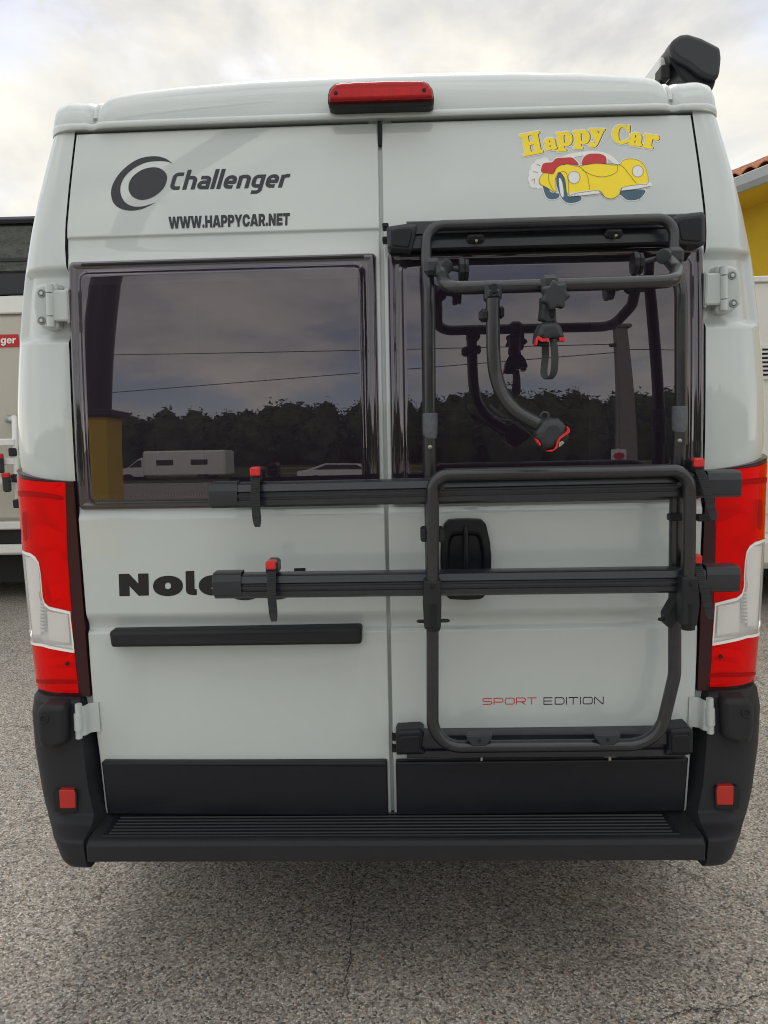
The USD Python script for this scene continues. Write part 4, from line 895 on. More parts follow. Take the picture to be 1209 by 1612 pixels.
# wheel rails
YR = -.128
rail_prof = [(-.022, .010), (-.018, .026), (-.008, .030), (.018, .030), (.022, .012), (.022, -.022), (.014, -.030), (-.012, -.030), (-.020, -.024), (-.021, -.012), (-.016, -.011), (-.016, -.005), (-.022, -.004), (-.022, .001), (-.018, .002), (-.018, .006)]
def wheel_rail(xl, yl, xr, yr, straps, label):
    r = hrail('wheel_rail', bc, (xl+6, yl), (xr-6, yr), YR, rail_prof, 'rail_metal')
    stage.GetPrimAtPath(r).SetCustomDataByKey('label', label)
    for (x0, x1, y, s) in ((xl, xl+46, yl, -1), (xr-54, xr, yr, 1)):
        a, b = at(x0, y, YR-.02), at(x1, y, YR-.02); z = a[2]
        prc = [(-.0245, .010), (-.019, .0262), (-.009, .0305), (.0195, .0305), (.0235, .012), (.0235, -.022), (.015, -.0305), (-.013, -.0305), (-.022, -.0245), (-.0245, -.008)]
        pr = np.array(prc+prc[:1]); n = len(pr)
        xo, xin = (a[0], b[0]) if s < 0 else (b[0], a[0])
        V = np.array([np.stack([np.full(n, x), YR+pr[:, 0]*k, z+pr[:, 1]*k+dz], 1) for x, k, dz in ((xin, 1, 0), (xo-s*.006, 1.0, 0), (xo-s*.0015, .95, 0), (xo, .8, 0), (xo, .01, 0))])
        me = grid_mesh(V); me.fix_normals(); part(r, 'end_cap', me, 'grey_plastic', smooth=30)
    for (x, ytop, ybot, dx) in straps:
        a = at(x, ytop, YR-.03); z0 = a[2]; zb = at(x+dx, ybot, YR-.07)[2]
        path = np.array([(a[0], YR+.03, z0-.012), (a[0], YR+.015, z0+.0), (a[0], YR-.012, z0-.002), (a[0]+dx*.0002, YR-.038, z0-.03), (a[0]+dx*.0006, YR-.052, (z0+zb)/2), (a[0]+dx*.0014, YR-.054, zb)])
        path = np.array(spline(list(path), 8)); w = .0105
        T = np.gradient(path, axis=0); T /= np.linalg.norm(T, axis=1, keepdims=True); N = np.cross(T, [1, 0, 0]); N /= np.linalg.norm(N, axis=1, keepdims=True)
        wv = np.full(len(path), w); wv[-3:] = [w*.95, w*.85, w*.6]
        X = np.stack([wv, 0*wv, 0*wv], 1)
        # small ribs across the strap
        c = np.stack([path-X+N*.0, path-X+N*.003, path+X+N*.003, path+X+N*.0, path-X], 1)
        me = grid_mesh(c); me.fix_normals(); st_ = part(r, 'wheel_strap', me, 'strap_rubber', smooth=30)
        ribs = []
        n0 = int(len(path)*.5)
        for q in np.linspace(n0, len(path)-4, 17):
            i = int(q); p = path[i]; b = trimesh.creation.box([w*1.8, .0022, .0022]); b.apply_translation(p+N[i]*(.0036 if N[i][1] < 0 else -.0006)); ribs.append(b)
        part(st_, 'strap_teeth', cat(*ribs), 'plastic_smooth') if False else None
        part(r, 'strap_teeth', cat(*ribs), 'strap_rubber', kind='stuff')
        part(r, 'strap_buckle', bbox(a[0]-.015, a[0]+.015, YR-.030, YR+.028, z0-.026, z0+.009, .006), 'plastic_smooth', smooth=30)
        part(r, 'strap_tab', bbox(a[0]-.0125, a[0]+.0115, YR-.036, YR-.010, z0-.010, z0+.0115, .003), 'red_plastic', smooth=30)
    return r
wheel_rail(328, 780, 1168, 762, [(402, 743, 831, 3), (1100, 729, 820, 22)], 'upper wheel rail with black ratchet straps')
a = at(1062, 752, YR-.024); b = at(1094, 744, YR-.024); part(bc, 'tape_residue', plate(rounded([(a[0], a[2]), (b[0], a[2]+.002), (b[0], b[2]), (a[0], b[2]-.002)], .002), YR-.0215, YR-.018, .0005, .002), 'worn_grey')
wheel_rail(334, 922, 1166, 911, [(427, 890, 981, 4), (1097, 881, 977, 20)], 'lower wheel rail with black ratchet straps')
# hinged holding bar
YH = -.225
hb = fillet(P((691, 416, YL), (697, 436, YL-.05), (703, 454, YH), (1062, 443, YH), (1066, 424, YL-.06), (1049, 404, YL)), [.05, .045, .05, .04], 9)
hb_ = part(bc, 'holding_bar', tube(hb, .0148, 22), 'tube_metal', smooth=60)
for k, (x, y, s) in enumerate(((681, 421, 1), (1060, 404, -1))):
    c = at(x, y, YL)
    br = part(hb_, 'pivot_clamp', cat(bbox(c[0]-.021, c[0]+.021, YL-.022, YL+.02, c[2]-.020, c[2]+.020, .010), cyl(c+[s*.018, -.004, .002], c+[s*.034, -.03, -.004], .0175, 18, .004)), 'grey_plastic', smooth=30)
    kx, ky = ((729, 425), (1002, 415))[k]; kc = at(kx, ky, YL-.01)
    part(hb_, 'knob_stem', cyl(c+[s*.02, -.005, .0], kc, .0065, 14), 'grey_plastic', smooth=40)
    kn = cat(cyl(kc+[-.011, 0, 0], kc+[.003, 0, 0], .0275, 9, .004), cyl(kc+[.003, 0, 0], kc+[.0125, 0, 0], .0255, 9, .003))
    part(hb_, 'clamp_knob', kn, 'plastic_smooth', smooth=30)
# long clamp arm
YA = YH-.022
arm = np.array(spline(P((776, 470, YA), (776, 510, YA), (777, 560, YA), (781, 592, YA), (792, 622, YA-.005), (812, 647, YA-.015), (836, 662, YA-.02), (852, 670, YA-.022)), 6))
ca = part(bc, 'clamp_arm', tube(arm, .0152, 22), 'tube_metal', smooth=60, label='long curved clamp arm')
c = at(776, 457, YH-.008)
part(ca, 'arm_bracket', cat(bbox(c[0]-.019, c[0]+.019, YH-.02, YH+.018, c[2]-.024, c[2]+.017, .006), bbox(c[0]-.014, c[0]+.014, YH-.030, YH-.01, c[2]-.018, c[2]-.001, .003)), 'grey_plastic', smooth=30)
part(ca, 'bracket_catch', cat(bbox(c[0]-.006, c[0]+.006, YH-.033, YH-.015, c[2]-.010, c[2]+.012, .002)), 'plastic_smooth', smooth=30)
for sx_ in (-1, 1): part(ca, 'bracket_slot', bbox(c[0]+sx_*.0065-.0028, c[0]+sx_*.0065+.0028, YH-.0308, YH-.025, c[2]-.015, c[2]-.005, .0005), 'black')
k0 = at(763, 496, YA+.004); k1 = at(789, 492, YA+.004)
part(ca, 'wing_knob', cat(bbox(k0[0]-.013, k0[0]+.012, YA-.010, YA+.018, k0[2]-.015, k0[2]+.013, .007), bbox(k1[0]-.006, k1[0]+.006, YA-.008, YA+.016, k1[2]-.013, k1[2]+.013, .005)), 'plastic_smooth', smooth=30)
ZC = (740, 440, 5.757)
def cq(pts, Y): return quad(zpx(pts, *ZC), Y)
YC = YA-.022
jaw = part(ca, 'jaw', plate(rounded(cq([(610, 1330), (640, 1285), (700, 1255), (790, 1255), (840, 1300), (868, 1345), (880, 1400), (870, 1440), (790, 1500), (740, 1540), (680, 1545), (625, 1510), (585, 1440), (582, 1375)], YC), .006), YC-.024, YC+.024, .016, .003), 'grey_plastic', smooth=40)
part(ca, 'jaw_liner', plate(Polygon(cq([(858, 1330), (880, 1350), (882, 1378), (850, 1405), (800, 1440), (782, 1470), (770, 1520), (720, 1552), (672, 1548), (740, 1535), (762, 1500), (768, 1460), (790, 1425), (845, 1385), (862, 1362)], YC)).buffer(.0006), YC-.0265, YC-.01, .001, .002), 'red_plastic', smooth=40)
part(ca, 'jaw_liner', plate(Polygon(cq([(578, 1440), (600, 1450), (628, 1490), (622, 1502), (590, 1465)], YC)).buffer(.0006), YC-.022, YC-.005, .001, .002), 'red_plastic', smooth=40)
part(ca, 'jaw_mouth', plate(rounded(cq([(800, 1450), (850, 1412), (878, 1395), (870, 1440), (800, 1500), (775, 1515)], YC), .002), YC-.0262, YC-.01, .001, .002), 'black', smooth=40)
part(ca, 'strap_pad', plate(Polygon(cq([(788, 1470), (815, 1458), (835, 1475), (800, 1505), (780, 1515)], YC)), YC-.0272, YC-.02, .001, .002), 'steel', smooth=40)
tor = trimesh.creation.torus(.0085, .0032, 24, 12); tor.apply_transform(trimesh.transformations.rotation_matrix(np.pi/2, [1, 0, 0])); tc = at(*zpx([(675, 1240)], *ZC)[0], YC); tor.apply_translation(tc)
part(ca, 'release_ring', tor, 'grey_plastic', smooth=60)
cl0, cl1 = at(*zpx([(640, 1300)], *ZC)[0], YA-.022), at(*zpx([(610, 1370)], *ZC)[0], YA-.022)
part(ca, 'jaw_collar', tube([arm[-3], arm[-1], arm[-1]+(arm[-1]-arm[-3])*1.6], .0170, 20), 'plastic_smooth', smooth=60)
tail = np.array(spline([at(*zpx([q], *ZC)[0], Y) for q, Y in (((600, 1460), YC), ((540, 1390), YC+.01), ((450, 1320), YC+.02), ((360, 1278), YC+.03), ((270, 1260), YC+.05), ((190, 1215), YC+.06), ((110, 1110), YC+.06), ((80, 1000), YC+.06))], 6))
part(ca, 'strap_tail', tube(tail, .0016, 8), 'strap_rubber', smooth=60)
tail = np.array(spline([at(*zpx([q], *ZC)[0], YC+.03) for q in ((560, 1400), (440, 1320), (340, 1250), (240, 1190), (178, 1132))], 6))
part(ca, 'strap_tail', tube(tail, .0035, 8, .3), 'strap_rubber', smooth=60)
# short clamp arm with star knob
YS = YH-.02
c = at(863, 447, YH)
cs = part(bc, 'clamp_arm', cat(bbox(c[0]-.019, c[0]+.019, YH-.022, YH+.018, c[2]-.022, c[2]+.018, .009), tube(P((861, 470, YH-.004), (860, 490, YH-.004), (858, 505, YH-.006)), .0165, 18)), 'grey_plastic', smooth=30, label='short clamp arm with a star knob')
sc_ = at(*zpx([(770, 145)], *ZC)[0], YH-.045); star = []
for k in range(72):
    a = 2*np.pi*k/72; r_ = .0285+.0036*math.cos(7*a+.5); star.append((sc_[0]+.033/.033*r_*math.cos(a), sc_[2]+r_*math.sin(a)))
part(cs, 'star_knob', plate(Polygon(star), YH-.054, YH-.034, .006, .002), 'grey_plastic', smooth=40)
part(cs, 'knob_stem', cyl((sc_[0]-.006, YH-.04, sc_[2]), (sc_[0]-.006, YH, sc_[2]), .009, 14), 'plastic', smooth=40)
part(cs, 'jaw_neck', cat(plate(rounded(cq([(638, 270), (690, 255), (770, 265), (778, 390), (690, 400), (640, 360)], YS), .003), YS-.012, YS+.016, .005, .003)), 'grey_plastic', smooth=40)
a_, b_ = cq([(715, 255), (760, 355)], YS); part(cs, 'lever', bbox(a_[0], b_[0], YS-.020, YS, b_[1], a_[1], .004), 'black', smooth=30)
part(cs, 'jaw', plate(rounded(cq([(630, 400), (690, 385), (780, 385), (820, 440), (845, 530), (840, 550), (720, 545), (690, 568), (630, 565), (600, 530), (585, 600), (578, 560), (590, 480)], YS), .001), YS-.022, YS+.022, .012, .003), 'grey_plastic', smooth=40)
part(cs, 'jaw_liner', plate(Polygon(cq([(575, 600), (580, 545), (600, 515), (640, 545), (698, 540), (698, 566), (630, 574), (602, 552), (590, 605)], YS)), YS-.0245, YS+.0, .001, .002), 'red_plastic', smooth=40)
part(cs, 'jaw_liner', plate(Polygon(cq([(790, 532), (846, 532), (846, 565), (790, 565)], YS)), YS-.0245, YS+.0, .001, .002), 'red_plastic', smooth=40)
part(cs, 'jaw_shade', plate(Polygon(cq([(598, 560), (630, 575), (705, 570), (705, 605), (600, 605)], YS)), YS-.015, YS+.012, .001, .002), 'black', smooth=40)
lp = np.array(spline([at(*zpx([q], *ZC)[0], Y) for q, Y in (((755, 540), YS-.014), ((770, 700), YS-.016), ((762, 830), YS-.014), ((735, 885), YS-.006), ((700, 895), YS+.004), ((668, 850), YS+.016), ((680, 700), YS+.018), ((680, 600), YS+.014))], 8))
T = np.gradient(lp, axis=0); T /= np.linalg.norm(T, axis=1, keepdims=True)
wd = np.array([.55, .83, 0]); wd /= np.linalg.norm(wd); wl = np.tile([.0068, -.0045, 0], (len(lp), 1)); N = np.cross(T, wl); N /= np.linalg.norm(N, axis=1, keepdims=True)
c_ = np.stack([lp-wl, lp-wl+N*.002, lp+wl+N*.002, lp+wl, lp-wl], 1); me = grid_mesh(c_); me.fix_normals()
part(cs, 'strap_loop', me, 'grey_plastic', smooth=40)

# ------------------------------------------------------------------ left: beige motorhome with its own carrier
MY = 4.2
def zat(px, py, Y): return at(px, py, Y)[2]
mh = thing('motorhome', 'beige and white motorhome with a silver bike rack, parked left of the grey van', 'motorhome')
zt = {y: zat(15, y, MY) for y in (348, 352, 430, 434, 460, 466, 494, 820, 832, 856, 872)}
X0, X1 = -4.75, -2.45
part(mh, 'body', bbox(X0, X1, MY, MY+6.2, zt[820], zt[494], .03), 'beige_body', smooth=30)
part(mh, 'white_band', bbox(X0-.01, X1+.01, MY-.015, MY+6.2, zt[494], zt[466], .01), 'white_body', smooth=30)
part(mh, 'dark_band', bbox(X0, X1, MY-.005, MY+6.2, zt[460]-.02, zt[430], .01), 'dark_panel', smooth=30)
part(mh, 'rear_window', bbox(X0+.05, X1-.02, MY+.01, MY+.3, zt[430], zt[352], .02), 'canopy', smooth=30)
part(mh, 'roof_edge', bbox(X0, X1+.02, MY-.03, MY+6.2, zt[352], zt[348]+.03, .02), 'dark_panel', smooth=30)
part(mh, 'roof_rib', bbox(X0, X1, MY-.002, MY+.2, zat(15, 412, MY), zat(15, 406, MY), .005), 'dark_panel')
part(mh, 'upper_body', bbox(X0+.02, X1-.02, MY+.32, MY+6.1, zt[430], zt[352]-.05, .02), 'white_body', smooth=30)
part(mh, 'bumper', bbox(X0, X1+.02, MY-.06, MY+.3, zt[832], zt[820], .01), 'white_body', smooth=30)
part(mh, 'bumper_gap', bbox(X0+.02, X1, MY-.02, MY+.3, zt[856], zt[832], .01), 'black')
part(mh, 'skirt', bbox(X0, X1+.02, MY-.05, MY+6.2, zt[872], zt[856], .02), 'white_body', smooth=30)
part(mh, 'skirt_side', bbox(X1-.03, X1+.01, MY+.02, MY+6.1, .35, zt[832], .01), 'white_body', smooth=30)
part(mh, 'underbody', box(X0+.15, X1-.1, MY+.15, MY+6, .16, zt[872]-.01), 'black')
for wx in (X0+.25, X1-.28):
    tv = trimesh.creation.cylinder(.34, .22, sections=28); tv.apply_transform(trimesh.transformations.rotation_matrix(np.pi/2, [0, 1, 0])); tv.apply_translation([wx, MY+1.4, .34]); part(mh, 'wheel', tv, 'tyre', smooth=40)
# red name plate
a, b = at(28.5, 526, MY-.005), at(28.5, 546, MY-.005); Lw = .46
lab = part(mh, 'name_plate', bbox(a[0]-Lw, a[0], MY-.006, MY+.01, b[2], a[2], .002), 'stop_red', smooth=30)
g, _, _ = glyphs('Challenger', 800); g = affinity.skew(g, xs=8); x0, y0, x1, y1 = g.bounds
k = (Lw-.05)/(x1-x0); g = affinity.translate(affinity.scale(g, k, k, origin=(x0, y0)), a[0]-Lw+.03-x0, b[2]+.012-y0); h_ = g.bounds[3]-g.bounds[1]
tm = cat(*[trimesh.creation.extrude_polygon(q, .002, engine='earcut') for q in getattr(g, 'geoms', [g])]); v = tm.vertices.copy(); tm.vertices = np.stack([v[:, 0], MY-.007-v[:, 2], v[:, 1]], 1); tm.fix_normals()
part(mh, 'lettering', tm, 'decal_white')
ra = thing('bike_rack', 'small silver bike rack with three white rails behind the motorhome', 'bike rack')
for y in (696, 726, 756):
    q = at(25, y, MY-.3); part(ra, 'rail', bbox(-4.4, q[0], MY-.33, MY-.27, q[2]-.028, q[2]+.028, .008), 'white_plastic', smooth=30)
pv = fillet([*P((17, 660, MY-.05), (23, 657, MY-.22), (24, 700, MY-.3), (27, 760, MY-.3), (29, 795, MY-.25))], [.04, .05, .2])
part(ra, 'frame', tube(pv, .022, 14), 'white_plastic', smooth=60)
for y, x in ((711, 22), (752, 26), (792, 29)):
    c = at(x, y, MY-.3); part(ra, 'joint', bbox(c[0]-.03, c[0]+.03, MY-.335, MY-.26, c[2]-.035, c[2]+.03, .008), 'plastic', smooth=30)
for x, y in ((0, 722), (11, 752)):
    c = at(x, y, MY-.34); st_ = part(ra, 'strap', bbox(c[0]-.03, c[0]+.03, MY-.37, MY-.33, c[2]-.11, c[2]+.02, .012), 'strap_rubber', smooth=30); part(st_, 'strap_tab', bbox(c[0]-.03, c[0]+.03, MY-.375, MY-.33, c[2]+.0, c[2]+.04, .008), 'stop_red', smooth=30)
c = at(14, 660, MY-.05); part(ra, 'mounting_foot', ball(c, .035, 2), 'gutter_metal', smooth=True)

# ------------------------------------------------------------------ right: white caravan and yellow house
CY = 3.8
cv = thing('caravan', 'white caravan with a louvred vent, in front of the yellow house', 'caravan')
ztop, zlow = zat(1205, 440, CY), zat(1205, 840, CY)
CX0, CX1 = 2.42, 4.35
part(cv, 'body', bbox(CX0, CX1, CY, CY+3.2, zlow-.02, ztop, .03), 'white_body', smooth=30)
part(cv, 'roof_rail', bbox(CX0-.01, CX1+.01, CY-.015, CY+3.2, ztop-.02, ztop+.025, .008), 'white_plastic', smooth=30)
part(cv, 'bumper', bbox(CX0+.02, CX1-.02, CY-.06, CY+.5, zat(1205, 895, CY), zlow, .06), 'white_body', smooth=30)
part(cv, 'underbody', box(CX0+.12, CX1-.12, CY+.2, CY+3.0, .2, zlow-.03), 'black')
for wx in (CX0+.2, CX1-.2):
    tv = trimesh.creation.cylinder(.31, .2, sections=28); tv.apply_transform(trimesh.transformations.rotation_matrix(np.pi/2, [0, 1, 0])); tv.apply_translation([wx, CY+1.0, .31]); part(cv, 'wheel', tv, 'tyre', smooth=40)
a, b = at(1196.5, 543, CY), at(1240, 597, CY)
vt = part(cv, 'vent', bbox(a[0], a[0]+.42, CY-.012, CY+.02, b[2], a[2], .004), 'white_plastic', smooth=30)
n = 7
for k in range(n):
    z = b[2]+.02+(a[2]-b[2]-.04)*(k+.5)/n; h_ = (a[2]-b[2]-.04)/n
    part(vt, 'louvre_gap', box(a[0]+.012, a[0]+.40, CY-.0135, CY, z-h_*.22, z+h_*.22), 'black'); part(vt, 'louvre', bbox(a[0]+.011, a[0]+.405, CY-.02, CY-.004, z+h_*.22, z+h_*.62, .003), 'white_plastic', smooth=30)
a, b = at(1203, 757, CY-.02), at(1203, 810, CY-.02); part(cv, 'tail_strip', bbox(a[0], a[0]+.3, CY-.012, CY+.02, b[2], a[2], .006), 'white_plastic', smooth=30)

hs = thing('house', 'yellow rendered house with a grey gutter and orange tile roof behind the caravan', 'house')
# the wall runs obliquely; local frame: u along the wall (towards the camera), v outwards
wu = np.array([.31, -1.0]); wu /= np.linalg.norm(wu); wv = np.array([-wu[1]*-1, wu[0]*1.0]); wv = np.array([wu[1], -wu[0]])
g0 = at(1165, 305, 7.0); org = np.array([g0[0], g0[1]]); ZG = g0[2]
def HP(u, v, z): q = org+wu*u+wv*v; return [q[0], q[1], z]
def hbox(u0, u1, v0, v1, z0, z1, bev=0):
    b = bbox(u0, u1, v0, v1, z0, z1, bev) if bev else box(u0, u1, v0, v1, z0, z1)
    V = b.vertices; b.vertices = np.array([HP(*q) for q in V]); b.fix_normals(); return b
OV = .62
part(hs, 'wall', hbox(-6, 7.0, -OV-.3, -OV, 0, ZG+.02), 'yellow_wall'); part(hs, 'wall', hbox(-6, -5.7, -OV-6, -OV-.3, 0, ZG+.02), 'yellow_wall'); part(hs, 'wall', hbox(6.7, 7.0, -OV-6, -OV-.3, 0, ZG+.02), 'yellow_wall')
part(hs, 'soffit', hbox(-6.2, 7.2, -OV-.1, -.02, ZG+.02, ZG+.07), 'yellow_wall')
gp_ = [(-.0, .0), (.02, -.05), (.06, -.085), (.11, -.085), (.15, -.05), (.16, .03), (.17, .035), (.175, .03), (.165, -.055), (.115, -.1), (.055, -.1), (.01, -.06), (-.01, 0)]
gv = np.array([[HP(u, q[0]-.02, ZG+.10+q[1]*1.1) for q in gp_+gp_[:1]] for u in (-6.3, 7.3)]); gm = grid_mesh(gv); gm.fix_normals()
gt = part(hs, 'gutter', gm, 'gutter_metal', smooth=30)
for u in (-3.2, -.35, 2.4, 5.): part(gt, 'gutter_bracket', hbox(u, u+.05, -.03, .165, ZG+.0, ZG+.145, .01), 'gutter_metal')
# tiled roof: rows of curved tiles, nearest eave rows as single tiles
pit = math.radians(22); rows_n, tw, tl = 4, .23, .36
rf = part(hs, 'roof', cat(hbox(-6.4, 7.4, -OV-6, .05, ZG+.10, ZG+.12)), 'roof_tile')
def tile_mesh():
    a = np.linspace(0, 1, 7); pr = [(x*tw*1.02, .045*math.sin(x*np.pi*1.0)**1 if x < .62 else .045*math.sin(.62*np.pi)*(1-(x-.62)/.38*1.25)) for x in a]
    top = np.array([[(u, -t, h+.02*(1-t/tl*.6)) for u, h in pr] for t in (-.02, tl*1.08)]); bot = top-[0, 0, .014]
    me = cat(grid_mesh(top), grid_mesh(bot, True), grid_mesh(np.stack([top[0], bot[0]]), True)); return me
TM = tile_mesh(); TM.merge_vertices()
slab = np.array([[HP(u, v, ZG+.13+(-v)*math.tan(pit)) for u in (-6.4, 7.4)] for v in (.06, -OV-6)])
part(hs, 'roof_slope', grid_mesh(slab), 'roof_tile')
rest = []
for r_ in range(15):
    for c_ in range(60):
        u = -6.3+c_*tw; v = .10-r_*tl*math.cos(pit)
        me = TM.copy(); V = me.vertices.copy(); ly = V[:, 1]*math.cos(pit)-V[:, 2]*0; lz = -V[:, 1]*math.sin(pit)+V[:, 2]
        j = rng.normal(0, .006, 2)
        W = np.array([HP(u+V[i, 0]+j[0], v+ly[i], ZG+.15+r_*tl*math.sin(pit)+lz[i]+j[1]*.6) for i in range(len(V))])
        t = trimesh.Trimesh(W, me.faces, process=False); t.fix_normals()
        if r_ < 4 and 18 < c_ < 52: part(rf, 'roof_tile', t, 'roof_tile', smooth=50)
        else: rest.append(t)
part(rf, 'far_roof_tiles', cat(*rest), 'roof_tile', kind='stuff')
# little hook on the wall
hw0 = at(1197, 432, 6.2); 
# ------------------------------------------------------------------ behind the photographer (seen mirrored in the windows and paint)
def leaf_cloud(centers, radii, n, size):
    V, k = [], 0
    for c, r in zip(centers, radii):
        d = rng.normal(size=(n, 3)); d /= np.linalg.norm(d, axis=1, keepdims=True); d[:, 2] = np.abs(d[:, 2])*.95-.12
        bump_ = .72+.42*meshkit.fbm(d*2.2+c*.37, 2, 3)
        p = c+d*r*bump_[:, None]*rng.uniform(.8, 1.22, (n, 1)); a = rng.normal(size=(n, 3, 3))*size
        V.append((p[:, None]+a).reshape(-1, 3))
    V = np.vstack(V); return trimesh.Trimesh(V, np.arange(len(V)).reshape(-1, 3), process=False)
cs_, rs_ = [], []
for row, (y0, n0) in enumerate(((-62, 70), (-70, 74), (-80, 76), (-92, 76), (-108, 76))):
    for i in range(n0):
        x = -150+300*(i+rng.uniform(-.3, .3))/n0; y = y0+rng.uniform(-5, 5); z = float(hill_z(np.array(x), np.array(y))); h_ = (3.6+.055*(x+60)*(x > -60)*(x < 20)+4.4*(x >= 20))*1.15*rng.uniform(.86, 1.12)+row*1.1
        cs_.append((x, y, z+h_*.45)); rs_.append((rng.uniform(2.2, 3.6), rng.uniform(2.4, 3.6), h_*.78))
fm = leaf_cloud(np.array(cs_), np.array(rs_), 560, .22)
cores = []
for c, r in zip(cs_, rs_):
    s = trimesh.creation.icosphere(2, 1.0); d = s.vertices; s.vertices = np.array(c)+d*np.array(r)*(.62+.42*meshkit.fbm(d*2.2+np.array(c)*.37, 2, 3))[:, None]; cores.append(s)
whole('wooded_hill', cat(fm, *cores), 'foliage', label='dark wood on the hill mirrored in the van windows', category='wood', kind='stuff')
# mirrored motorhome
def simple_camper(path, x, y, L, H):
    part(path, 'body', cat(bbox(x, x+L*.72, y, y+2.2, .45, H, .12)), 'white_body', smooth=30)
    cab = Polygon([(x+L*.72, .4), (x+L*.98, .4), (x+L, .75), (x+L*.95, 1.15), (x+L*.86, 1.35), (x+L*.76, 2.15), (x+L*.72, 2.3)])
    part(path, 'cab', plate(rounded(cab, .04), y+.1, y+2.1, .05, .05), 'white_body', smooth=30)
    part(path, 'windscreen', plate(Polygon([(x+L*.735, 1.35), (x+L*.85, 1.35), (x+L*.765, 2.0), (x+L*.735, 2.05)]), y+.08, y+2.12, .01, .05), 'dark_panel'); 
    part(path, 'windscreen', plate(Polygon([(x+L*.862, 1.34), (x+L*.872, 1.34), (x+L*.782, 2.1), (x+L*.772, 2.1)]), y+.3, y+1.9, .01, .05), 'dark_panel')
    for wx in (x+L*.2, x+L*.86):
        tv = trimesh.creation.cylinder(.34, 2.1, sections=24); tv.apply_transform(trimesh.transformations.rotation_matrix(np.pi/2, [1, 0, 0])); tv.apply_translation([wx, y+1.1, .34]); part(path, 'wheel', tv, 'tyre', smooth=40)
    for wx in (x+L*.15, x+L*.45): part(path, 'window', box(wx, wx+1.0, y-.01, y+2.21, 1.5, 2.0), 'dark_panel')
mm_ = thing('motorhome', 'white low-profile motorhome mirrored small in the left rear window', 'motorhome')
simple_camper(mm_, 0, 0, -7.0, 2.85) if False else None
sub_ = -1
def flipx(path, cx): pass
# nose points away from the van's centre
def camper_left(path, cx, cy):
    before = set(str(p.GetPath()) for p in stage.GetPrimAtPath(path).GetChildren())
    simple_camper(path, 0, 0, 6.8, 2.85)
    x = UsdGeom.Xformable(stage.GetPrimAtPath(path)); x.AddTranslateOp().Set(Gf.Vec3d(cx, cy, 0)); x.AddRotateZOp().Set(180.)
camper_left(mm_, -10.2, -37)
pc = thing('parked_car', 'pale grey car mirrored at the right end of the left rear window', 'car')
body = Polygon([(-2.1, .35), (2.1, .35), (2.15, .7), (1.9, .88), (1.1, .95), (.5, 1.4), (-.9, 1.45), (-1.7, 1.0), (-2.1, .9)])
part(pc, 'body', plate(rounded(body, .06), -.85, .85, .12, .05), 'white_body', smooth=40); part(pc, 'side_window', plate(Polygon([(.85, .98), (.42, 1.32), (-.85, 1.36), (-1.4, 1.0)]), -.86, .86, .02, .05), 'dark_panel')
for wx in (-1.3, 1.3):
    tv = trimesh.creation.cylinder(.32, 1.72, sections=24); tv.apply_transform(trimesh.transformations.rotation_matrix(np.pi/2, [1, 0, 0])); tv.apply_translation([wx, 0, .32]); part(pc, 'wheel', tv, 'tyre', smooth=40)
UsdGeom.Xformable(stage.GetPrimAtPath(pc)).AddTranslateOp().Set(Gf.Vec3d(-2.4, -28, 0))
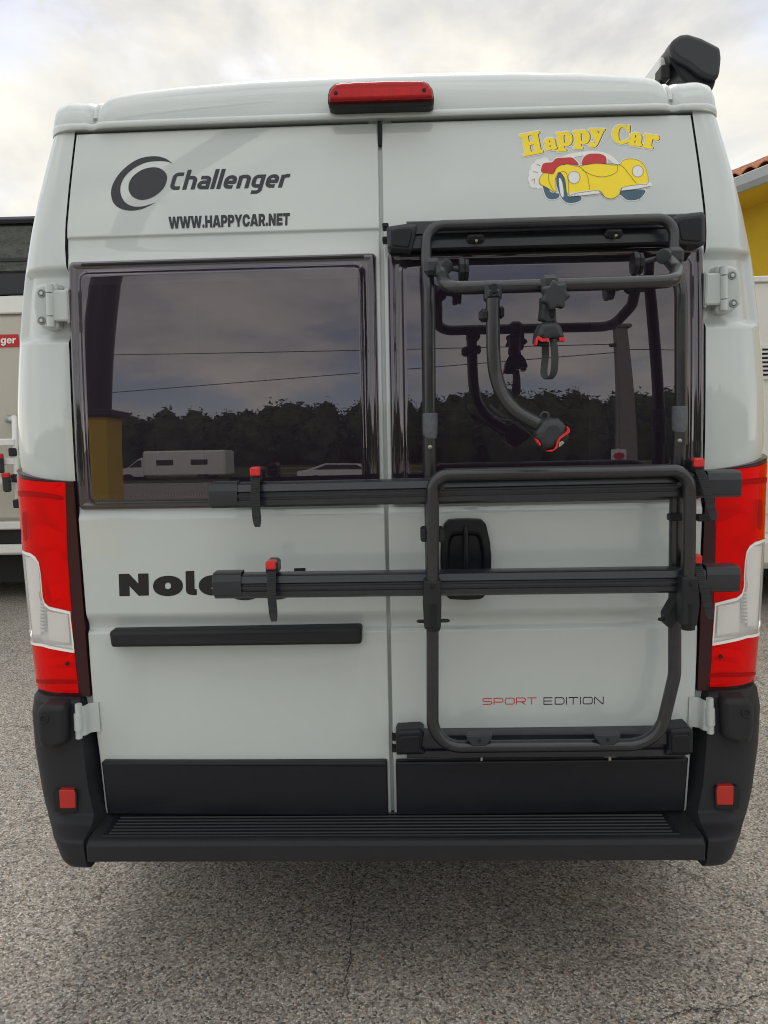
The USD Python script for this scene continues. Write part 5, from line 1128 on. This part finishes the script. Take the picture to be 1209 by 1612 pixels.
# gate pillar with dark cap and mast
gpil = thing('gate_pillar', 'ochre gate pillar with a dark cap, mirrored at the left edge of the window', 'pillar')
PX, PY = -3.60, -6.2
part(gpil, 'shaft', bbox(PX-.22, PX+.22, PY-.22, PY+.22, 0, 2.35, .01), 'yellow_wall', smooth=30); part(gpil, 'cap', bbox(PX-.30, PX+.30, PY-.3, PY+.3, 2.35, 2.47, .02), 'dark_panel', smooth=30)
mast = fillet([(PX-.02, PY, 2.45), (PX-.02, PY, 5.0), (PX+.35, PY+.3, 6.6), (PX+2.0, PY+.8, 8.0)], [1.5, 1.5])
part(gpil, 'mast', tube(mast, [.19]*len(mast), 12), 'dark_panel', smooth=50)
up_ = thing('utility_pole', 'square concrete utility pole with wires, mirrored in the right window', 'utility pole')
UX, UY = 5.15, -14.
part(up_, 'post', trimesh.Trimesh(np.array([(UX+sx_*w, UY+sy_*w, z) for z, w in ((0, .22), (6.2, .13)) for sx_, sy_ in ((-1, -1), (1, -1), (1, 1), (-1, 1))])).convex_hull, 'concrete')
part(up_, 'cap', bbox(UX-.24, UX+.24, UY-.2, UY+.2, 6.18, 6.32, .03), 'concrete'); part(up_, 'insulator', bbox(UX-.28, UX-.1, UY-.06, UY+.06, 5.5, 5.62, .02), 'wire')
def wire(a, b, sag, nm, lab):
    t = np.linspace(0, 1, 24)[:, None]; p = np.array(a)*(1-t)+np.array(b)*t; p[:, 2] -= (4*sag*t*(1-t))[:, 0]; whole(nm, tube(p, .016, 6), 'wire', lab, 'power line', smooth=50)
wire((UX, UY, 5.6), (-30, -22, 9.2), .5, 'overhead_wire', 'upper of the two wires mirrored sloping across the left window')
wire((UX, UY, 5.3), (-40, -24, 4.6), .4, 'overhead_wire', 'lower wire mirrored just above the tree line, left of the pole')
wire((UX, UY, 5.4), (40, -16, 6.4), .5, 'overhead_wire', 'short wire mirrored to the right of the concrete pole')
sg_ = thing('road_sign', 'small pale sign with a red disc mirrored low in the right window', 'sign')
part(sg_, 'board', bbox(4.62, 4.96, -13.42, -13.38, 1.05, 1.75, .01), 'white_plastic'); dk = trimesh.creation.cylinder(.125, .02, sections=8); dk.apply_transform(trimesh.transformations.rotation_matrix(np.pi/2, [1, 0, 0])); dk.apply_translation([4.79, -13.365, 1.52]); part(sg_, 'disc', dk, 'stop_red'); part(sg_, 'post', bbox(4.75, 4.83, -13.47, -13.42, 0, 1.8, .005), 'gutter_metal')
fn = thing('timber_fence', 'low timber rail fence mirrored below the wood', 'fence')
for z in (.45, .95): part(fn, 'rail', bbox(-7, 40, -36.05, -35.97, z, z+.14, .02), 'fence_wood')
for x in np.arange(-7, 40.1, 2.45): part(fn, 'post', bbox(x-.06, x+.06, -35.95, -35.83, 0, 1.2, .01), 'fence_wood')
